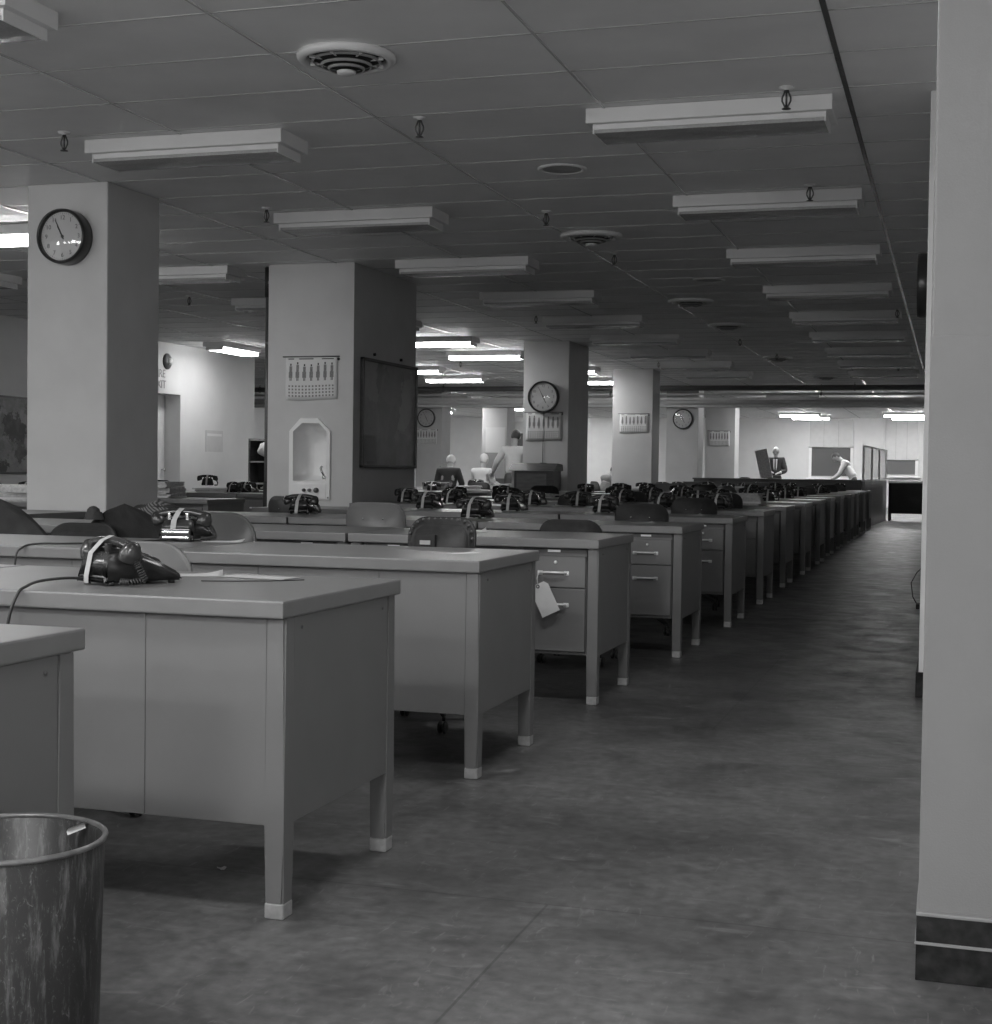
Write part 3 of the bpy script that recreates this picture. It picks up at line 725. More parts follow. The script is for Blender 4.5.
# ================================================================== CHAIRS
def chair_proto(shell, padm, kind, rr=.088, w=.178):
    """backrest on the local -y side, the sitter faces local +y"""
    t = thing('office_chair', '', 'chair')
    zb, zt = .60, .872
    def outline(w, zb, zt, rr, rb=.03):
        P = []
        for cx, cz, a0, r in ((w-rb, zb+rb, -PI/2, rb), (w-rr, zt-rr, 0, rr), (-w+rr, zt-rr, PI/2, rr), (-w+rb, zb+rb, PI, rb)):
            for i in range(9): a = a0+PI/2*i/8; P.append((cx+r*math.cos(a), cz+r*math.sin(a)))
        return P
    def slab(P, y0, y1, bev, mat_, nm, bend=.9, par=t):
        g = MB(); g.prism(P, -y1, -y0, M=RX, bev=bev, seg=3)
        for v in g.bm.verts: v.co.y += bend*v.co.x**2 - (v.co.z-.6)*.12
        for f in g.bm.faces: f.smooth = abs(f.normal.y) < .98
        return g.obj(nm, mat_, par)
    back = slab(outline(w, zb, zt, rr), -.20, -.165, .008, shell, 'backrest')
    if kind == 'stud' or padm is M['vinyl']: slab(outline(w-.025, zb+.02, zt-.03, rr-.018), -.166, -.148, .008, padm, 'back_pad', par=back)
    if kind == 'stud':                                          # studs and label face the sitter
        g = MB()
        for i, (x, z) in enumerate(outline(w-.012, zb+.012, zt-.012, rr-.01)):
            if i % 2 == 0: g.ball((x, -.162+.9*x*x-(z-.6)*.12, z), .008, sub=1)
        for i in range(6):
            x = -.075+i*.03; g.ball((x, -.162+.9*x*x-(zt-.012-.6)*.12, zt-.012), .008, sub=1)
        g.obj('stud', M['cable'], back)
        MB().box(.02, .13, -.175, -.135, .722, .795, .005).obj('label_box', M['dark'], back)
        MB().box(.045, .10, -.1348, -.132, .752, .770).obj('label_strip', M['tape'], back)
    else:
        for x in (-.06, .06): MB().ball((x, -.221, .78), .006, sub=1).obj('rivet', M['chrome'], back)
    g = MB(); g.prism([(.2*math.cos(a)*(1 if abs(math.cos(a)) < .8 else .99), .03+.19*math.sin(a)) for a in [i*PI/16 for i in range(32)]], .42, .465, bev=.012, seg=3, smooth=True)
    g.obj('seat', padm, t)
    MB().box(-.13, .13, -.08, .14, .395, .419, .005).obj('seat_pan', shell, t)
    MB().tube([(0, -.10, .405), (0, -.20, .42), (0, -.235, .50), (0, -.22, .63), (0, -.215, .70)], .014, 8).obj('back_bar', M['cable'], t)
    MB().tube([(0, .02, .12), (0, .02, .40)], .022, 12).obj('column', M['cable'], t)
    g = MB()
    for i in range(4):
        a = PI/4+i*PI/2; c, s_ = math.cos(a), math.sin(a)
        g.tube([(0, .02, .135), (.12*c, .02+.12*s_, .12), (.24*c, .02+.24*s_, .075)], [.02, .017, .012], 8)
    b = g.obj('pedestal_base', shell, t)
    for i in range(4):
        a = PI/4+i*PI/2; c, s_ = math.cos(a), math.sin(a); x, y = .24*c, .02+.24*s_
        g = MB().tube([(x, y, .05), (x, y, .078)], .008, 6)
        for dx in (-.012, .012): g.lathe([(0, -.007), (.022, -.007), (.026, -.003), (.026, .003), (.022, .007), (0, .007)], 14, (x+dx, y+.012, .0265), Matrix.Rotation(PI/2, 4, 'Y'))
        g.obj('caster', M['rubber'], b)
    return t
CH = {'grey': Proto(chair_proto(M['chair'], M['chair'], '', .145, .19)), 'round': Proto(chair_proto(M['chairlt'], M['chairlt'], '', .145, .19)), 'light': Proto(chair_proto(M['chairlt'], M['chairlt'], '')), 'dark': Proto(chair_proto(M['vinyl'], M['vinyl'], '')), 'stud': Proto(chair_proto(M['vinyl'], M['vinyl'], 'stud'))}
def chair(kind, x, yback, label, rz=0, sz=1.0, face=1, sx=1.0):
    """yback: where the backrest stands; face 1: sitter looks away from the camera"""
    ang = rz+(0 if face > 0 else PI)
    off = Vector((0, .215, 0)); off.rotate(Matrix.Rotation(ang, 3, 'Z'))
    return CH[kind].put((x+off.x, yback+off.y, 0), ang, label, 'swivel office chairs', (sx, 1, sz))
chair('round', -2.565, 4.30, 'grey swivel chair with rounded back behind the nearest telephone', .1, .935, -1)
chair('stud', -2.09, 5.96, 'dark studded-back chair with a pale label strip behind the third desk row', 0, .99, -1, .86)
chair('grey', -3.165, 5.96, 'big dark grey round-backed chair behind the taped telephone of the third row', .05, .985, -1)
chair('light', -3.10, 7.62, 'light grey round-backed chair standing before the fourth row, left of the studded chair', 0, 1.005, 1)
chair('dark', -1.99, 7.72, 'dark chair, only its top arc showing above the fourth-row desk at the aisle', 0, .92, 1)
chair('dark', -1.93, 9.33, 'dark round-backed chair tucked at the aisle-end desk of the sixth row', 0, .99, 1)
chair('dark', -1.90, 11.2, 'dark round-backed chair at the aisle-end desk of the seventh row', .1, 1.0, 1)
chair('dark', -3.88, 5.98, 'black chair with a pale rim behind the third row, beside the coat', 0, .91, -1)
chair('dark', -4.36, 5.98, 'chair hidden under the hanging grey coat at the left edge', 0, .98, -1)
chair('dark', -4.45, 7.55, 'chair under the striped jacket before the pillar-side desk', 0, .96, 1)
for r in range(5, len(ROWS)):
    y, xr, far = ROWS[r]
    for k in range(3):
        if (r in (5, 6, 8, 9) and k == 0): continue
        if rng.random() < .25: continue
        cx, cy = DESK[(r, k)]
        chair(rng.choice(['dark', 'dark', 'grey']), cx+rng.uniform(-.12, .1), y-.62+rng.uniform(-.05, .1), 'round-backed office chair at the %s desk of the %s row' % (PLACE[k], ROWN[r]), rng.uniform(-.3, .3), rng.uniform(.97, 1.03))
for r, y in enumerate(LROWS):
    for k in range(2):
        if (r, k) in ((7, 0), (7, 1), (8, 1)) or (rng.random() < .35 and r > 1): continue
        chair(rng.choice(['dark', 'grey']), -6.55-1.243*k-DW/2+rng.uniform(-.1, .1), y-.62+rng.uniform(-.04, .08), 'round-backed chair beyond the pillars at the %s desk of row %s there' % (['inner', 'outer'][k], LN[r]), rng.uniform(-.3, .3), rng.uniform(.98, 1.04))
chair('dark', -8.42, 23.84, 'chair of the seated person in the dark jacket', .1)
chair('dark', -8.47, 25.78, 'chair of the white-haired seated person', -.25)
chair('dark', -6.46, 26.82, 'chair of the person leaning on a desk left of the fourth pillar', -.9)
for i, (x, y) in enumerate(((-4.35, 32.2), (-3.75, 32.2))): chair('grey', x, y, 'grey chair top in the far office behind the counter, %s one' % ['left', 'right'][i], 0, 1.12)

# ================================================================== TELEPHONES
def phone_proto(full=True, keys=False, seed=0):
    """front (dial) towards local +y"""
    t = thing('telephone', '', 'telephone')
    g = MB(); bm = g.bm
    prof = [(-.098, .0, .066, .066), (-.102, .022, .068, .064), (-.094, .086, .066, .059), (-.045, .096, .062, .054), (.0, .090, .063, .056), (.06, .062, .068, .064), (.108, .034, .073, .070), (.118, .018, .073, .073)]
    rows = []
    for i, (y, z, wb, wt) in enumerate(prof):
        zb = .008
        if i == 0: z = .03
        rows.append([bm.verts.new(p) for p in ((-wb, y, zb), (-wt, y, z*.9), (-wt*.8, y, z), (wt*.8, y, z), (wt, y, z*.9), (wb, y, zb))])
    for a, b in zip(rows, rows[1:]):
        for i in range(6): f = bm.faces.new([a[i], a[(i+1) % 6], b[(i+1) % 6], b[i]]); f.smooth = True
    bm.faces.new(rows[0][::-1]); bm.faces.new(rows[-1])
    bmesh.ops.recalc_face_normals(bm, faces=bm.faces[:])
    bmesh.ops.bevel(bm, geom=[e for e in bm.edges if e.calc_face_angle(0) > .5], offset=.006, segments=2, affect='EDGES')
    for f in bm.faces: f.smooth = True
    body = g.obj('body', M['bakelite'], t)
    if full:
        for x in (-.055, .055):
            for y in (-.08, .095): MB().lathe([(0, 0), (.009, 0), (.009, .01), (0, .01)], 10, (x, y, 0)).obj('foot', M['rubber'], body)
    for sx in (-1, 1):
        c = MB().box(sx*.036-.007, sx*.036+.007, -.082, -.012, .078, .100, .004, seg=2)
        c.box(sx*.036-.006, sx*.036+.006, -.084, -.068, .094, .116, .004, seg=2).box(sx*.036-.006, sx*.036+.006, -.026, -.010, .094, .114, .004, seg=2)
        c.obj('cradle_prong', M['chrome'] if keys else M['bakelite'], t)
    # handset along local x
    h = MB()
    pts, rr = [], []
    for i in range(13):
        u = -1+i/6; pts.append((u*.098, -.046, .119-.016*abs(u)**2.4)); rr.append(.0135+.003*abs(u))
    h.tube(pts, rr, 10)
    for sx in (-1, 1):
        h.lathe([(0, -.046), (.026, -.044), (.031, -.036), (.029, -.016), (.021, .0), (.014, .010), (0, .014)], 18, (sx*.100, -.046, .108), Matrix.Rotation(sx*.35, 4, 'Y'))
    hs = h.obj('handset', M['bakelite'], t)
    # tape strip round handset and body
    tp = [(-.016, -.107, .004), (-.014, -.108, .024), (-.010, -.098, .088), (-.002, -.071, .123), (.002, -.046, .1352), (.005, -.024, .124), (.009, .004, .092), (.012, .062, .067), (.014, .112, .037)]
    MB().ribbon(tp, .021, .0012).obj('tape', M['tape'], t)['label'] = 'white tape strip'
    if full:
        ax = Matrix.Translation((0, .052, .070)) @ Matrix.Rotation(-.47, 4, 'X')
        d = MB().lathe([(0, .002), (.018, .002), (.042, .004), (.044, .0), (.044, -.006)], 28, M=ax).obj('dial', M['bakelite'], t)
        w = MB()
        for i in range(10):
            a = math.radians(60+i*28); w.lathe([(0, .0055), (.006, .0055), (.006, .004)], 10, (0, 0, 0), ax @ Matrix.Translation((.031*math.cos(a), .031*math.sin(a), 0)))
        w.lathe([(0, .0045), (.014, .0045), (.014, .003)], 16, M=ax); w.obj('number_plate', M['card'], d)
        # coiled cord from the right earpiece down to the desk and back to the body
        path = []
        K = [(.106, -.046, .075), (.122, -.04, .05), (.130, -.03, .018), (.112, -.06, .012), (.085, -.07, .014)]
        NT = 150
        for i in range(NT+1):
            u = i/NT*(len(K)-1); j = min(int(u), len(K)-2); p = Vector(K[j]).lerp(Vector(K[j+1]), u-j)
            d_ = (Vector(K[j+1])-Vector(K[j])).normalized(); a = d_.orthogonal().normalized(); b = d_.cross(a)
            th = i*2*PI/7.5; path.append(p+(a*math.cos(th)+b*math.sin(th))*.007)
        MB().tube(path, .0028, 5).obj('coiled_cord', M['rubber'], t)
    else:
        MB().tube([(.102, -.046, .07), (.118, -.03, .04), (.11, -.05, .012), (.08, -.06, .012)], .008, 6).obj('coiled_cord', M['rubber'], t)
    if keys:
        k_ = MB().box(-.05, .055, -.118, -.104, .012, .020, .002).box(-.052, .055, -.116, -.104, .034, .042, .002)
        k_.obj('key_strip', M['chrome'], t)
        MB().box(-.058, .06, -.112, -.10, .004, .052, .004).obj('key_housing', M['bakelite'], t)
    return t
SCAT = ((-4.55, 15.98, 3, .5), (-3.5, 14.1, 3, .3), (-4.7, 17.8, 4, .42), (-3.0, 19.65, 4, .35), (-4.5, 21.5, 3, .4), (-7.2, 17.2, 3, .4), (-7.4, 19.1, 4, .45), (-7.0, 21.0, 4, .4), (-8.3, 21.0, 3, .4), (-7.1, 22.9, 5, .45), (-8.2, 22.9, 4, .4), (-7.2, 24.8, 4, .4), (-8.3, 17.2, 4, .4), (-2.5, 23.35, 4, .35), (-3.8, 27.0, 4, .35), (-2.4, 28.85, 3, .3))
BOXES = ((-4.95, 28.95, .36, .3, .12), (-4.45, 23.4, .5, .35, .12), (-3.2, 25.2, .4, .3, .14), (-7.5, 21.0, .4, .3, .1), (-8.1, 26.8, .5, .3, .14))
BUSY = [(a[0], a[1], a[3]) for a in SCAT]+[(a[0], a[1], a[2]) for a in BOXES]+[(-1.95, 14.28, .6), (-7.62, 10.55, .6), (-7.35, 12.55, .45), (-7.0, 15.4, .45), (-8.25, 15.36, 1.0)]
PF, PK, PS = Proto(phone_proto(True)), Proto(phone_proto(True, True)), Proto(phone_proto(False))
DZ = DT+.0006
def smooth(P, n=6):
    P = [Vector(p) for p in P]; out = []
    for i in range(len(P)-1):
        a, b, c, d = P[max(i-1, 0)], P[i], P[i+1], P[min(i+2, len(P)-1)]
        for q in range(n):
            t = q/n; out.append(.5*((2*b)+(c-a)*t+(2*a-5*b+4*c-d)*t*t+(3*b-a-3*c+d)*t**3))
    return out+[P[-1]]
def line_cord(phone, pts):
    inv = (Matrix.Translation(phone.location) @ phone.rotation_euler.to_matrix().to_4x4() @ Matrix.Diagonal((*phone.scale, 1))).inverted()
    MB().tube([inv @ p for p in smooth(pts)], .0040, 8).obj('line_cord', M['rubber'], phone)
p1 = PF.put((-2.075, 3.385, DZ), math.radians(-27), 'large black telephone with a white tape strip on the second desk row, nearest phone', None, (1.04, 1.04, .94))
p2 = PK.put((-3.05, 5.43, DZ), math.radians(8), 'black telephone with chrome key strip and upright white tape on the third desk row', None, (1.08, 1.08, 1.0))
PH = [('PF', -4.14, 8.93, 8, 'black telephone with white tape in front of the drinking fountain'), ('PF', -2.90, 8.87, -4, 'black telephone with white tape at the rear of the middle desk in the fifth row'), ('PF', -3.90, 10.71, 3, 'black taped telephone just right of the fountain pillar, near the framed map'), ('PF', -2.48, 10.70, -6, 'black taped telephone on the aisle side of the sixth row, left of the dark chair'), ('PF', -3.2, 10.62, 12, 'black telephone in the middle of the sixth row')]
G = 'taped black telephones'
for kind, x, y, a, l in PH: PF.put((x, y, DZ), math.radians(a+180 if False else a), l, G)
for r in range(6, len(ROWS)):
    y = ROWS[r][0]
    for k in range(3):
        cx, cy = DESK[(r, k)]
        for j, (dx, w) in enumerate(((-.33, 'left'), (.22, 'right'))):
            if k == 0 and j == 1: dx = .08
            if r > 10 and rng.random() < .3: continue
            px, py = cx+dx+rng.uniform(-.1, .1), y+.56+rng.uniform(-.08, .06)
            if any(abs(px-q[0]) < q[2]/2+.15 and abs(py-q[1]) < q[2]/2+.12 for q in BUSY): continue
            (PF if r < 8 else PS).put((px, py, DZ), rng.uniform(-.5, .5), 'black taped telephone, %s one on the %s desk of the %s row' % (w, PLACE[k], ROWN[r]), G)
for r, y in enumerate(LROWS):
    for k in range(2):
        for j, (dx, w) in enumerate(((-.35, 'left'), (.25, 'right'))):
            if r == 0 and k == 1 or rng.random() < .25: continue
            px, py = -6.55-1.243*k-DW/2+dx+rng.uniform(-.08, .08), y+.5+rng.uniform(-.06, .1)
            if any(abs(px-q[0]) < q[2]/2+.15 and abs(py-q[1]) < q[2]/2+.12 for q in BUSY): continue
            PS.put((px, py, DZ), rng.uniform(-.5, .5), 'black taped telephone beyond the pillars, %s one on the %s desk of row %s' % (w, ['inner', 'outer'][k], LN[r]), G)

line_cord(p1, [(-2.150, 3.31, .772), (-2.175, 3.25, .776), (-2.19, 3.17, .774), (-2.185, 3.105, .766), (-2.19, 3.07, .745), (-2.205, 3.052, .66), (-2.215, 3.05, .45), (-2.22, 3.05, .15), (-2.22, 3.03, .012)])
line_cord(p2, [(-3.03, 5.31, .768), (-3.10, 5.05, .764), (-3.14, 4.90, .766), (-3.23, 4.81, .766), (-3.31, 4.765, .765), (-3.345, 4.722, .752), (-3.36, 4.70, .70), (-3.37, 4.70, .45), (-3.37, 4.70, .012)])

# ================================================================== PAPERS AND CLUTTER
def stack(label, x, y, n, w=.30, d=.23, z=DZ, mats=('paper', 'newsprint'), seed=0, name='paper_stack', rz=0, th=.012):
    rr = random.Random(seed+int(x*37+y*91)); g = MB(); zz = 0
    for i in range(n):
        h = th*rr.uniform(.6, 1.5); a = rr.uniform(-.12, .12)+(rr.uniform(-.2, .2) if i == n-1 else 0)
        g.box(-w/2*rr.uniform(.9, 1.05), w/2*rr.uniform(.9, 1.05), -d/2, d/2*rr.uniform(.9, 1.05), zz+.0003, zz+h, .001, m=rr.randrange(2), seg=1, M=Matrix.Translation((rr.uniform(-.015, .015), rr.uniform(-.015, .015), 0)) @ Matrix.Rotation(a, 4, 'Z'))
        zz += h
    o = g.obj(name, [M[m] for m in mats], None, (x, y, z), rz); return tag(o, label, 'papers', 'stacks of papers')
stack('tall pile of paper ledgers on the eighth row, right of the dark chairs', -1.95, 14.28, 7, .42, .32, th=.016)
stack('loose pile of newspapers at the left edge behind the nearest pillar', -7.62, 10.55, 7, .55, .40, th=.016, mats=('newsprint', 'paper'), rz=.3)
stack('thick pile of newspapers just right of the nearest pillar, far row', -7.35, 12.55, 9, .40, .34, th=.017, mats=('paper', 'newsprint'))
stack('low papers beside the cluttered phones on the far left desk', -7.1, 15.4, 3, .42, .3, th=.012)
stack('papers under the cluttered telephones on the far left desk', -8.25, 15.36, 4, .40, .30, th=.013, mats=('newsprint', 'paper'))
k = 0
for x, y, n, w in SCAT:
    nm = 'flat pile of papers on a distant desk, %s of the scattered piles going back' % ORD[k]; k += 1
    stack(nm, x, y, n, w, w*.75, th=.014, rz=rng.uniform(-.4, .4))
for i, (x, y, z, a) in enumerate(((-8.36, 15.38, DZ+.0735, .5), (-7.90, 15.24, DZ, -.4), (-7.91, 15.52, DZ, .2))): PS.put((x, y, z), a, 'black telephone of the jumbled cluster on the far left desk, %s' % ['on top of the papers', 'at the right front', 'at the back'][i], G)
# sheets on the second-row desk and the wire lying on it
def sheet(label, x, y, w, d, rz, z=DZ, curl=.01, name='paper_sheet'):
    g = MB().grid(lambda u, v: (-w/2+w*u, -d/2+d*v, .0008+curl*max(0, u-.5)**2*4*(v**2)), 8, 8); o = g.obj(name, M['paper'] if y > 4.5 else M['pale'], None, (x, y, z), rz)
    s_ = o.modifiers.new('s', 'SOLIDIFY'); s_.thickness = .0006; s_.offset = 1
    return tag(o, label, 'paper', 'loose sheets of paper')
sheet('curled loose sheet lying right of the nearest telephone', -2.05, 3.70, .16, .11, .5, curl=.012)
sheet('thin pale sheet at the rear right of the second-row desk', -1.86, 3.72, .22, .10, -.15, curl=.001)
sheet('small pale sheet beside the key telephone on the third row', -2.86, 5.40, .16, .1, .3, curl=.01)
sheet('pale sheet standing in for a glare spot on the corner of the third-row desk', -1.72, 5.12, .12, .055, .9, curl=.004)  # pale sheet in place of a glare spot on the glossy top
sheet('small note at the rear corner of the fourth-row desk', -2.27, 6.95, .1, .07, .4, curl=.02)
for i, (x, y) in enumerate(((-2.2, 10.55), (-1.78, 8.7), (-1.75, 10.5), (-2.3, 12.6), (-3.3, 12.5))): sheet('pale slip of paper on the %s' % ['sixth-row desk beside the dark chair', 'fifth-row aisle desk', 'sixth-row aisle corner', 'seventh-row aisle desk', 'seventh-row middle desk'][i], x, y, .14, .09, .5*i)
tag(MB().tube([(-1.93, 3.52, .7588), (-1.85, 3.55, .7588), (-1.77, 3.60, .7588), (-1.70, 3.68, .7588)], .0014, 6).obj('loose_wire', M['rubber']), 'thin dark wire curving across the second-row desk top', 'wire')
# paper tag hanging on a drawer handle of the fourth row
t = thing('paper_tag', 'white paper tag hanging by string from the fourth-row drawer handle', 'tag', (-1.805, 6.456, .603))
MB().tube([(0, .004, .004), (-.006, -.01, -.03), (.0, -.014, -.062)], .0016, 5).obj('string', M['card'], t)
g = MB(); W2 = [(-.030, .0), (.030, .0), (.045, -.018), (.045, -.15), (-.045, -.15), (-.045, -.018)]
g.prism([(x, y) for x, y in W2], -.0006, .0006, M=Matrix.Translation((0, -.016, -.055)) @ Matrix.Rotation(-.45, 4, 'Y') @ RX); g.obj('card', M['paper'], t)
MB().lathe([(.004, 0), (.009, 0), (.009, .0015), (.004, .0015), (.004, 0)], 14, (.0, -.0168, -.067), RX).obj('eyelet', M['cable'], t)
# paper scraps on the floor
for i, (x, y) in enumerate(((-1.63, 3.36), (-1.83, 3.46))):
    g = MB().grid(lambda u, v: (-.012+.024*u, -.008+.016*v, .003+.005*math.sin(u*5+i)*math.cos(v*4)), 4, 4); tag(g.obj('paper_scrap', M['paper'], None, (x, y, 0)), 'tiny white paper scrap on the floor under the second-row desk, %s one' % ['right', 'left'][i], 'scrap', 'paper scraps')
# waste can
t = thing('waste_can', 'battered black metal waste can with rolled rim, at the lower left', 'waste can', (-1.401, 1.935, 0))
MB().lathe([(0, .004), (.136, .004), (.138, .0), (.140, .006), (.152, .48), (.150, .483), (.147, .48), (.135, .012), (0, .012)], 64).obj('body', M['can'], t)
MB().tube([(.1525*math.cos(i*PI/32), .1525*math.sin(i*PI/32), .484) for i in range(64)], .0048, 8, closed=True).obj('rim', mat('worn_rim', .14, .35, metal=.3, var=.3, scale=40), t)
sc = MB().grid(lambda u, v: (-.015+.03*u, .006*math.sin(4*v), -.006+.012*v+.008*u), 5, 4); tag(sc.obj('paper_scrap', M['paper'], None, (-1.348, 2.052, .474), .9), 'white paper scrap caught on the rim of the waste can', 'scrap')
# wooden desktop cabinet below the third pillar clock
t = thing('desktop_cabinet', 'dark wooden cabinet with sloping lid in front of the third pillar', 'cabinet', (-5.57, 19.72, 0))
MB().box(-.29, .30, -.2, .2, .03, 1.06, .005).obj('body', M['wood'], t)
MB().box(-.23, .20, -.206, -.2, .1, 1.02, .002).obj('door', M['woodmid'], t)
MB().box(-.30, -.265, -.21, .21, 0, 1.06, .003).obj('side_post', M['blind'], t)
g = MB().prism([(-.25, 1.062), (.25, 1.062), (.22, 1.15), (-.05, 1.165)], -.34, .32, M=Matrix(((0, 0, 1, 0), (1, 0, 0, 0), (0, 1, 0, 0), (0, 0, 0, 1)))); g.obj('lid', M['wood'], t)
MB().box(-.29, .30, -.2, .2, 0, .03).obj('plinth', M['dark'], t)
# dark shelf rack with bag at the end of the left wall
t = thing('shelf_rack', 'dark open shelf rack standing at the end of the white left wall', 'shelf', (-10.06, 20.75, 0))
for x in (-.42, 0, .42): MB().box(x-.015, x+.015, -.14, .14, 0, 1.5).obj('upright', M['wood'], t)
for z in (.1, .45, .8, 1.14, 1.48): MB().box(-.42, .42, -.14, .14, z-.012, z+.012).obj('shelf', M['midgrey'], t)
MB().box(-.42, .42, .13, .14, .1, 1.5).obj('back_panel', M['dark'], t)
g = MB(); g.M = Matrix.Diagonal((.62, .8, .62, 1)); g.grid(lambda u, v: ((.17+.05*math.sin(v*7))*math.sin(PI*v)**.6*math.cos(2*PI*u)*(1+.12*math.sin(6*PI*u+v*4)), (.10)*math.sin(PI*v)**.6*math.sin(2*PI*u), .36*v), 20, 10, closeu=True)
tag(g.obj('cloth_bag', M['blind'], None, (-10.17, 20.50, 1.22)), 'pale crumpled cloth bag floating in front of the dark shelf rack', 'bag')  # floats free before the rack, nothing carries it
# drafting board in the far office
t = thing('drafting_board', 'tilted dark drawing board beside the man in the suit', 'drawing board', (-4.17, 34.2, 0))
MB().box(-.14, .14, -.02, .02, -.42, .42, .004, M=Matrix.Translation((0, 0, 1.2)) @ Matrix.Rotation(-.22, 4, 'Y')).obj('board', M['newsprint'], t)
for x in (-.1, .1): MB().box(x-.02, x+.02, -.02, .25, 0, .9).obj('leg', M['wood'], t)
t = thing('desk_screen', 'grey low desk screen with a white post before the far left pillars', 'screen', (-8.9, 29.0, 0))
MB().box(-.42, .40, -.015, .015, .15, 1.42, .003).obj('panel', M['midgrey'], t)
MB().box(.30, .36, -.025, -.016, .15, 1.42, .003).obj('post', M['white'], t)
for x in (-.35, .35): MB().box(x-.03, x+.03, -.2, .2, 0, .16, .004).obj('foot', M['cable'], t)
# boxes and bundles that break the desk silhouette
for i, (x, y, w, d_, h) in enumerate(BOXES):
    g = MB().box(-w/2, w/2, -d_/2, d_/2, 0, h, .004).box(-w/2-.006, w/2+.006, -d_/2-.006, d_/2+.006, h-.03, h+.004, .003)
    tag(g.obj('file_box', M['slot'], None, (x, y, DZ), rng.uniform(-.3, .3)), 'dark flat file box on a distant desk top, %s one from the left' % ORD[i], 'box', 'file boxes')

# ================================================================== COATS
def coat(name, label, x, y, ztop, zbot, w, th, m, seed, slope=.5, skew=0, rz=0):
    def fn(u, v):
        a = 2*PI*u; z = ztop-(ztop-zbot)*v
        s_ = min(1, .02+(v*1.0)**slope) if v < 1 else 1
        if v == 0: s_ = .0
        hw = w*min(1, (v/.40))**.5 if v > 0 else .01
        ripple = 1+.10*min(1, v*2)*math.sin(7*a+seed)+.06*math.sin(13*a+seed*2+v*5)
        tt = th*(.55+.45*min(1, v*1.5))*ripple
        c, s1 = math.cos(a), math.sin(a)
        n = noise.noise(Vector((u*5, v*4, seed)))*.014*min(1, v*3)
        if v == 0: return (skew, 0, ztop)
        return (skew*(1-v)+hw*math.copysign(abs(c)**.8, c)*(1 if abs(c) < .95 else 1.02), tt*math.copysign(abs(s1)**.7, s1)+n, z+n-.02*abs(c)*w/.25)
    g = MB().grid(fn, 56, 16, closeu=True); g.fix = True
    return tag(g.obj(name, m, None, (x, y, 0), rz), label, 'coat')
coat('coat', 'dark grey coat draped over a chair at the left edge of the photo', -4.36, 5.93, .912, .42, .33, .10, M['coatgrey'], 1.3)
coat('coat', 'black coat thrown in a heap over a chair left of the key telephone', -3.70, 6.09, .885, .55, .235, .10, M['coat'], 4.1, skew=-.05)
coat('jacket', 'striped cloth jacket hung over a chair behind the key telephone', -4.45, 7.60, .872, .5, .30, .09, M['stripe'], 2.2)
g = MB().ball((0, 0, 0), .032, sx=1, sy=1, sz=.9).grid(lambda u, v: ((.036+.012*v+.006*math.sin(6*PI*u))*math.cos(2*PI*u), (.034+.012*v)*math.sin(2*PI*u), -.035*v), 18, 6, closeu=True)
tag(g.obj('hat', M['coatgrey'], None, (-3.86, 6.00, .845)), 'small grey soft hat on the shoulder of the black coat', 'hat')

# ================================================================== PEOPLE
def skinmesh(name, verts, edges, radii, mats, parent=None, root=0, sub=2, extra=None):
    me = bpy.data.meshes.new(name); me.from_pydata([tuple(v) for v in verts], edges, [])
    o = bpy.data.objects.new(name, me); COL.objects.link(o)
    sk = o.modifiers.new('sk', 'SKIN'); sk.use_smooth_shade = True
    for i, r in enumerate(radii):
        me.skin_vertices[0].data[i].radius = (r if isinstance(r, tuple) else (r, r)); me.skin_vertices[0].data[i].use_root = (i == root)
    sb = o.modifiers.new('sb', 'SUBSURF'); sb.levels = sub; sb.render_levels = sub
    dg = bpy.context.evaluated_depsgraph_get(); ev = bpy.data.meshes.new_from_object(o.evaluated_get(dg))
    bpy.data.objects.remove(o); bpy.data.meshes.remove(me)
    t = bmesh.new(); t.from_mesh(ev); bpy.data.meshes.remove(ev)
    for f in t.faces: f.smooth = True
    g = MB(); g.add(t)
    if extra: extra(g)
    return g.obj(name, mats, parent)
def limb(pts): return [Vector(p) for p in pts]
